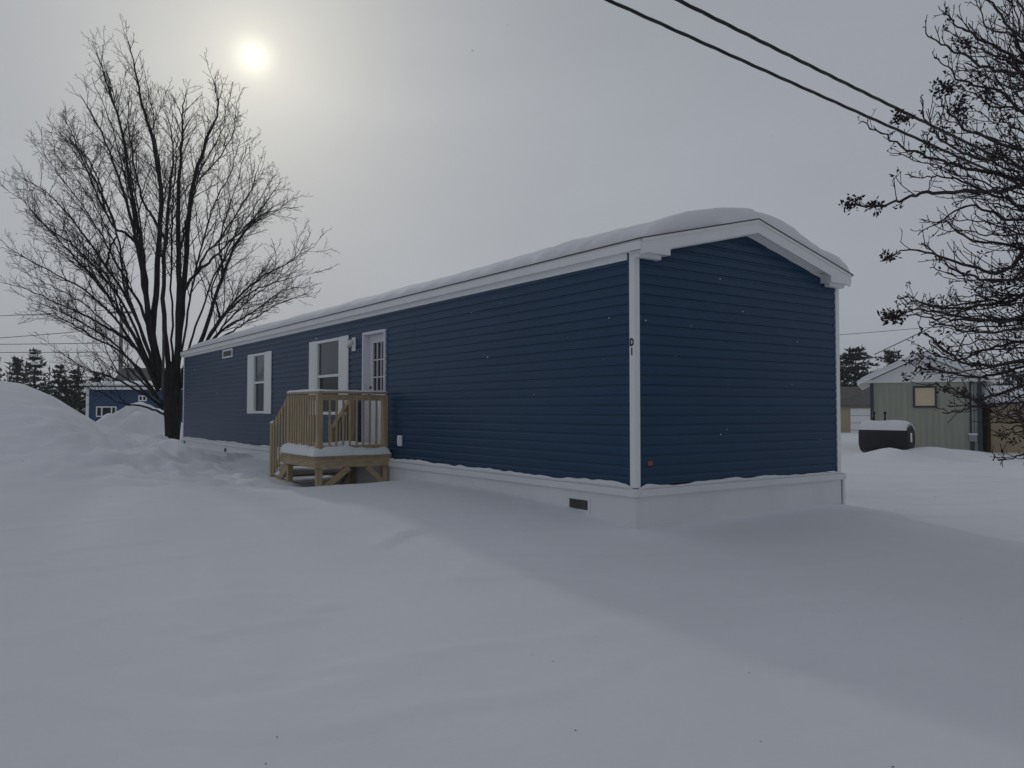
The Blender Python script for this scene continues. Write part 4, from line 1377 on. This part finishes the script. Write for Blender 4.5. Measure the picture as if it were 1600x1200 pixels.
# ------------------------------------------------------------------ neighbours on the left
def gable_house(name, lab, cat, c, rz, Lx, Ly, zb, wall_h, ridge_h, wallm, roofm, ov=.3, ridge='x', snow_t=.0, trim='white', hide_wall=False):
    """simple gabled building: local origin at the front left bottom corner, x along the front"""
    root = empty(name, c, rz)
    tag(root, lab, cat)
    if ridge == 'x':      # ridge runs along the front
        MB().prism([(0, zb), (Ly, zb), (Ly, wall_h), (Ly/2, ridge_h), (0, wall_h)], 'x', 0, Lx).build('wall', M[wallm], root)
        sl = (ridge_h-wall_h)/(Ly/2)
        prof = [(-ov, wall_h-ov*sl+.02), (Ly/2, ridge_h+.02), (Ly+ov, wall_h-ov*sl+.02), (Ly+ov, wall_h-ov*sl+.14), (Ly/2, ridge_h+.14), (-ov, wall_h-ov*sl+.14)]
        rf = MB().prism(prof, 'x', -ov, Lx+ov).build('roof', M[roofm], root)
        if snow_t:
            prof = [(-ov-.04, wall_h-ov*sl+.142), (Ly/2, ridge_h+.142), (Ly+ov+.04, wall_h-ov*sl+.142), (Ly+ov+.02, wall_h-ov*sl+.142+snow_t*.7), (Ly/2+.3, ridge_h+.14+snow_t), (Ly/2-.3, ridge_h+.14+snow_t), (-ov-.02, wall_h-ov*sl+.142+snow_t*.7)]
            MB().prism(prof, 'x', -ov-.03, Lx+ov+.03).build('snow_cover', M['roof_snow'], rf)
    else:                 # gable faces the front
        MB().prism([(0, zb), (Lx, zb), (Lx, wall_h), (Lx/2, ridge_h), (0, wall_h)], 'y', 0, Ly).build('wall', M[wallm], root)
        sl = (ridge_h-wall_h)/(Lx/2)
        prof = [(-ov, wall_h-ov*sl+.02), (Lx/2, ridge_h+.02), (Lx+ov, wall_h-ov*sl+.02), (Lx+ov, wall_h-ov*sl+.14), (Lx/2, ridge_h+.14), (-ov, wall_h-ov*sl+.14)]
        rf = MB().prism(prof, 'y', -ov, Ly+ov).build('roof', M[roofm], root)
        if snow_t:
            n = 24; v = []
            ptsx = np.linspace(-ov-.03, Lx+ov+.03, n)
            prof = [(x, ridge_h+.142 - sl*abs(x-Lx/2)) for x in ptsx]
            top = [(x, ridge_h+.142 - sl*abs(x-Lx/2) + snow_t*(math.sqrt(max(0, 1-(2*i/(n-1)-1)**20))*.9+.1) + .02*mnoise.noise(Vector((x*2, 3, 1))) - .05*math.exp(-((x-Lx/2)/.4)**2)) for i, x in enumerate(ptsx)]
            MB().prism(prof + top[::-1], 'y', -ov-.03, Ly+ov+.03).build('snow_cover', M['roof_snow'], rf)
    return root, rf
# blue neighbour
bd = 46.0
x0, y0 = at_px(137, bd)
zbase = gz(x0, y0)
ez = P(137, 606, bd).z
nb_, nrf = gable_house('neighbour_house', 'bright blue neighbour house with white window and snowy eaves left of the maple', 'house', (x0, y0, 0), R(-7), 10.5, 5.5, -.2, ez, ez+.22, 'siding2', 'greyroof', .3, 'x', .13)
def nwin(root, xa, xb, za, zb, nmull, y=-.03, fm='white', gm='screen', name='window'):
    f = MB(); t = .07
    for q in ((xa, xb, zb-t, zb), (xa, xb, za, za+t), (xa, xa+t, za+t, zb-t), (xb-t, xb, za+t, zb-t)):
        f.box(q[0], q[1], y-.03, .02, q[2], q[3])
    for i in range(nmull):
        xm = xa + (xb-xa)*((.28, .76)[i] if nmull == 2 else (i+1)/(nmull+1)); f.box(xm-.04, xm+.04, y-.025, .02, za+t, zb-t)
    w = f.build(name, M[fm], root)
    MB().box(xa+t, xb-t, y, y+.01, za+t, zb-t).build('pane', M[gm], w)
    return w
def nx_(px): return (px-137)/F*bd
nwin(nb_, nx_(152), nx_(186), P(152, 651.5, bd).z, P(152, 635, bd).z, 2)
nwin(nb_, nx_(228), nx_(243), P(152, 654, bd).z, P(152, 642, bd).z, 1)
nwin(nb_, nx_(222), nx_(236), P(152, 627, bd).z, P(152, 618, bd).z, 1)
for xx in (0.0, 10.5):
    MB().box(xx-.09, xx+.09, -.05, .09, -.2, ez-.02).build('corner_trim', M['white'], nb_)
MB().box(-.12, -.02, .5, .75, -.2, ez-.1).build('downspout', M['white'], nb_)
MB().box(0.1, 10.4, -.34, -.30, ez-.12, ez+.02).build('fascia', M['white'], nb_)
# grey roofed building behind
x1, y1 = at_px(172, 66)
e2 = P(172, 606, 66).z
gr, _ = gable_house('grey_roofed_house', 'low building with a broad grey roof behind the blue neighbour house', 'house', (x1, y1, 0), R(4), 12, 7, -.2, e2-.2, P(200, 574, 66).z, 'greyroof', 'greyroof', .4, 'x', 0)
MB().box(3, 4, -.04, -.001, .9, 1.8).build('window', M['screen'], gr)

# ------------------------------------------------------------------ neighbours on the right
def along(px, o, rz):
    """distance along a front wall starting at o with heading rz, seen at photo column px"""
    k = (px - 800)/F/math.cos(PITCH)
    return (k*o[1] - o[0])/(math.cos(rz) - k*math.sin(rz))
def zalong(px, py, o, rz):
    return P(px, py, o[1] + math.sin(rz)*along(px, o, rz)).z
gx0, gy0 = at_px(1363, GD)
SR = R(-25)
SO = (gx0, gy0)
gd_ez = P(1363, 593, GD).z
GWd = along(1529, SO, SR)
pk = zalong(1447, 552, SO, SR)
shed, srf = gable_house('green_shed', 'sage green gabled shed with a tan blind in its window', 'shed', (gx0, gy0, 0), SR, GWd, 7.0, -.4, gd_ez, pk-.1, 'green', 'white', .50, 'y', .09)
# vertical grooves of the siding are battens proud of the wall
bt = MB()
x = .2
while x < GWd-.1:
    bt.box(x-.012, x+.012, -.018, -.001, -.3, gd_ez-.12); x += .203
bt.build('siding_batten', M['green'], shed)
# white gable triangle and trims
sl = (pk-.1-gd_ez)/(GWd/2)
MB().prism([(-.0, gd_ez-.02), (GWd, gd_ez-.02), (GWd/2, pk-.12)], 'y', -.03, -.001).build('gable_panel', M['white'], shed)
MB().box(-.50, GWd+.50, -.05, -.0305, gd_ez-.13, gd_ez-.021).build('gable_trim', M['white'], shed)
MB().box(-.07, .05, -.06, .06, -.4, gd_ez-.14).build('corner_trim', M['slate'], shed)
MB().box(GWd-.05, GWd+.09, -.06, .06, -.4, gd_ez-.14).build('corner_trim', M['slate'], shed)
MB().box(GWd-.30, GWd-.16, -.05, -.019, -.4, gd_ez-.14).build('drain_pipe', M['slate'], shed)
def gxl(px): return along(px, SO, SR)
def gzl(px, py): return zalong(px, py, SO, SR)
nwin(shed, gxl(1426), gxl(1463.5), gzl(1445, 637), gzl(1445, 603), 0, -.03, 'slate', 'blind')
mbx = MB().box(gxl(1512), gxl(1525), -.16, -.02, gzl(1518, 690), gzl(1518, 680), .02).build('meter_box', M['metalbox'], shed)
MB().box(gxl(1512)-.02, gxl(1525)+.02, -.17, -.015, gzl(1518, 680)+.001, gzl(1518, 677), .03).build('snow_cap', M['roof_snow'], mbx)
MB().tube([(gxl(1518.5), -.08, gzl(1518, 680)), (gxl(1518.5), -.08, gd_ez-.2)], .03, 8).build('conduit', M['metalbox'], shed)
# service mast wire
wire(1366, 554, 30.4, 1760, 350, 24, .1, 'diagonal wire rising from the green shed roof behind the branches', .018, 'wires near the green shed')

# oil tank
td = 26.4
tl = empty('oil_tank', (*at_px(1384, td), 0), R(-50))
tag(tl, 'black oval oil tank with snow on top in front of the green shed', 'oil tank')
tzb, tzt = P(1386, 709, td).z, P(1386, 661, td).z
def obround(w, h, n=10):
    r = w/2; pts = []
    for i in range(n+1):
        a = math.pi*i/n; pts.append((math.cos(a)*r, h/2-r+math.sin(a)*r))
    for i in range(n+1):
        a = math.pi + math.pi*i/n; pts.append((math.cos(a)*r, -(h/2-r)+math.sin(a)*r))
    return pts
th = tzt - tzb; tw = .68; tL = 1.50
cz = (tzt+tzb)/2
body = MB()
rings = []
for x, s in ((-tL/2-.06, .80), (-tL/2-.03, .93), (-tL/2, 1.0), (tL/2, 1.0), (tL/2+.03, .93), (tL/2+.06, .80)):
    rings.append([(x, p[0]*s, cz + p[1]*s) for p in obround(tw, th)])
vs = [v for r_ in rings for v in r_]; n = len(rings[0])
fs = [tuple(range(n)), tuple(range(len(vs)-n, len(vs)))[::-1]]
for i in range(len(rings)-1):
    for j in range(n):
        fs.append((i*n+j, i*n+(j+1) % n, (i+1)*n+(j+1) % n, (i+1)*n+j))
body.add(vs, fs).build('tank_body', M['tank'], tl, True)
for i, x in enumerate((-tL/2+.35, -tL/2+.72)):
    MB().tube([(x, 0, tzt-.02), (x, 0, tzt+.30)], .035, 8).tube([(x, 0, tzt+.30), (x, 0, tzt+.38)], [.055, .05], 8).build('fill_pipe', M['tank'], tl, True)
MB().box(tL/2+.061, tL/2+.065, -.06, .06, cz-.1, cz+.2).build('label_plate', M['white'], tl)
for x in (-tL/2+.2, tL/2-.2):
    for y in (-.25, .25):
        MB().tube([(x, y*.6, tzb-.2), (x, y*.6, tzb+.1)], .025, 6).build('leg', M['tank'], tl)
ts = MB(); vs = []; nn = 9
for i in range(22):
    x = -tL/2-.04 + (tL+.08)*i/21
    e = min(1, min(i, 21-i)/2.5+.2)
    for k in range(nn):
        q_ = k/(nn-1)*2-1
        a = q_*1.25
        zz = (tzt - tw/2) + math.cos(a)*(tw/2) + .001; yy = math.sin(a)*(tw/2)
        tk = (.085+.025*mnoise.noise(Vector((x*2, yy*3, 0))))*e*math.sqrt(max(0, 1-q_*q_))
        vs.append((x, yy*1.02, zz + tk + .004))
fs = []
for i in range(21):
    for k in range(nn-1):
        a = i*nn+k; fs.append((a, a+1, a+nn+1, a+nn))
fs.append(tuple(range(nn))); fs.append(tuple(range(21*nn, 22*nn))[::-1])
tso = ts.add(vs, fs).build('tank_snow', M['roof_snow'], None, True, fix=False)
tso.location = tl.location; tso.rotation_euler = tl.rotation_euler
tag(tso, 'white snow cap lying along the top of the black oil tank', 'snow', kind='stuff')

# white garage beyond
gx1, gy1 = at_px(1296, 50)
e3 = P(1300, 633, 50).z
gar, grf = gable_house('garage', 'tan garage with a white roller door left of the black oil tank', 'garage', (gx1, gy1, 0), R(-20), 5.0, 6, -.6, e3, e3+1.1, 'tan', 'greyroof', .3, 'x', 0)
def ax(px): return along(px, (gx1, gy1), R(-20))
gdoor = MB().box(ax(1328), ax(1361), -.05, -.001, -.5, P(1340, 638, 50).z, .01).build('garage_door', M['white'], gar)
for i in range(4):
    z = -.2 + i*.45
    MB().box(ax(1328), ax(1361), -.058, -.0505, z, z+.03).build('door_seam', M['metalbox'], gdoor)

# tan trailer at the right edge
tx0, ty0 = at_px(1548, 29)
e4 = P(1560, 632, 29).z
trl, trf = gable_house('tan_trailer', 'tan trailer home cut off by the right picture edge', 'mobile home', (tx0, ty0, 0), R(-22), 9, 4, -.5, e4, e4+.45, 'tan', 'white', .18, 'x', .14)
nwin(trl, 2.4, 3.6, 1.0, 1.75, 1)
MB().box(.0, 9, -.05, -.001, -.5, -.05).build('skirting', M['skirt'], trl)
dk, _ = gable_house('gap_shade_block', 'narrow dark block standing in for shade between the green shed and tan trailer', 'shed', (*at_px(1531, 31.5), 0), R(-25), .9, 3, -.5, P(1540, 636, 31.5).z, P(1540, 632, 31.5).z, 'slate', 'greyroof', .05, 'x', .08)  # added dark block standing in for the shade in the gap, no real building
MB().box(.1, .8, -.03, -.001, -.4, 1.5).build('door', M['dark'], dk)  # near-black panel deepening that painted shade, not a real door

# ------------------------------------------------------------------ a few falling flakes
rng = random.Random(77)
fl = MB()
for i in range(170):
    d = rng.uniform(2.0, 8.0)
    p = P(rng.uniform(0, 1600), rng.uniform(0, 1000), d)
    if p.z < gz(p.x, p.y)+.1: continue
    q = to_house(p)
    if q.x > -.3 and q.y > -.3: continue
    r = rng.uniform(.0012, .0032)
    vs = [p+Vector((r, 0, 0)), p+Vector((-r, 0, 0)), p+Vector((0, r, 0)), p+Vector((0, -r, 0)), p+Vector((0, 0, r)), p+Vector((0, 0, -r))]
    fl.add(vs, [(0, 2, 4), (2, 1, 4), (1, 3, 4), (3, 0, 4), (2, 0, 5), (1, 2, 5), (3, 1, 5), (0, 3, 5)])
tag(fl.build('falling_snow', M['roof_snow'], None, True, fix=False), 'sparse tiny snowflakes drifting in front of the blue home', 'snowflakes', kind='stuff')

# ------------------------------------------------------------------ bits of bark blown onto the snow
bk = MB()
rng = random.Random(4)
spots = [(832, 1012), (864, 1020), (432, 1132), (415, 1166), (1188, 1128), (1393, 1163), (1500, 955), (900, 1115), (1170, 1030), (590, 788), (1318, 930), (645, 1182)]
spots += [(rng.uniform(60, 1560), rng.uniform(900, 1195)) for _ in range(0)]
for i, (px, py) in enumerate(spots):
    v = ray(px, py); k = (.2 - CAM.z)/v.z
    q = CAM + v*k
    p = Vector((q.x, q.y, gz(q.x, q.y)+.001)); a = rng.random()*6.28; L = rng.uniform(.003, .007)*(1.1 if i < 12 else .8)
    bk.bar(p, p+Vector((math.cos(a)*L, math.sin(a)*L, rng.uniform(0, .003))), .0035, .003)
tag(bk.build('bark_litter', M['twig'], None, False, fix=False), 'tiny dark specks of bark blown onto the foreground snow', 'litter', kind='stuff')

# ------------------------------------------------------------------ thin snowy air
hz = MB().box(-260, 260, -130, 330, -2, 26).build('haze', None)
hm = bpy.data.materials.new('snowy_air')
hm.use_nodes = True
hm.node_tree.nodes.clear()
ho = hm.node_tree.nodes.new('ShaderNodeOutputMaterial')
hv = hm.node_tree.nodes.new('ShaderNodeVolumePrincipled')
hv.inputs['Color'].default_value = (0.86, 0.90, 0.95, 1)
hv.inputs['Density'].default_value = 0.0011
hv.inputs['Anisotropy'].default_value = 0.3
hm.node_tree.links.new(hv.outputs[0], ho.inputs['Volume'])
hz.data.materials.append(hm)
tag(hz, 'pale thin snowy haze over the yards', 'haze', kind='stuff')
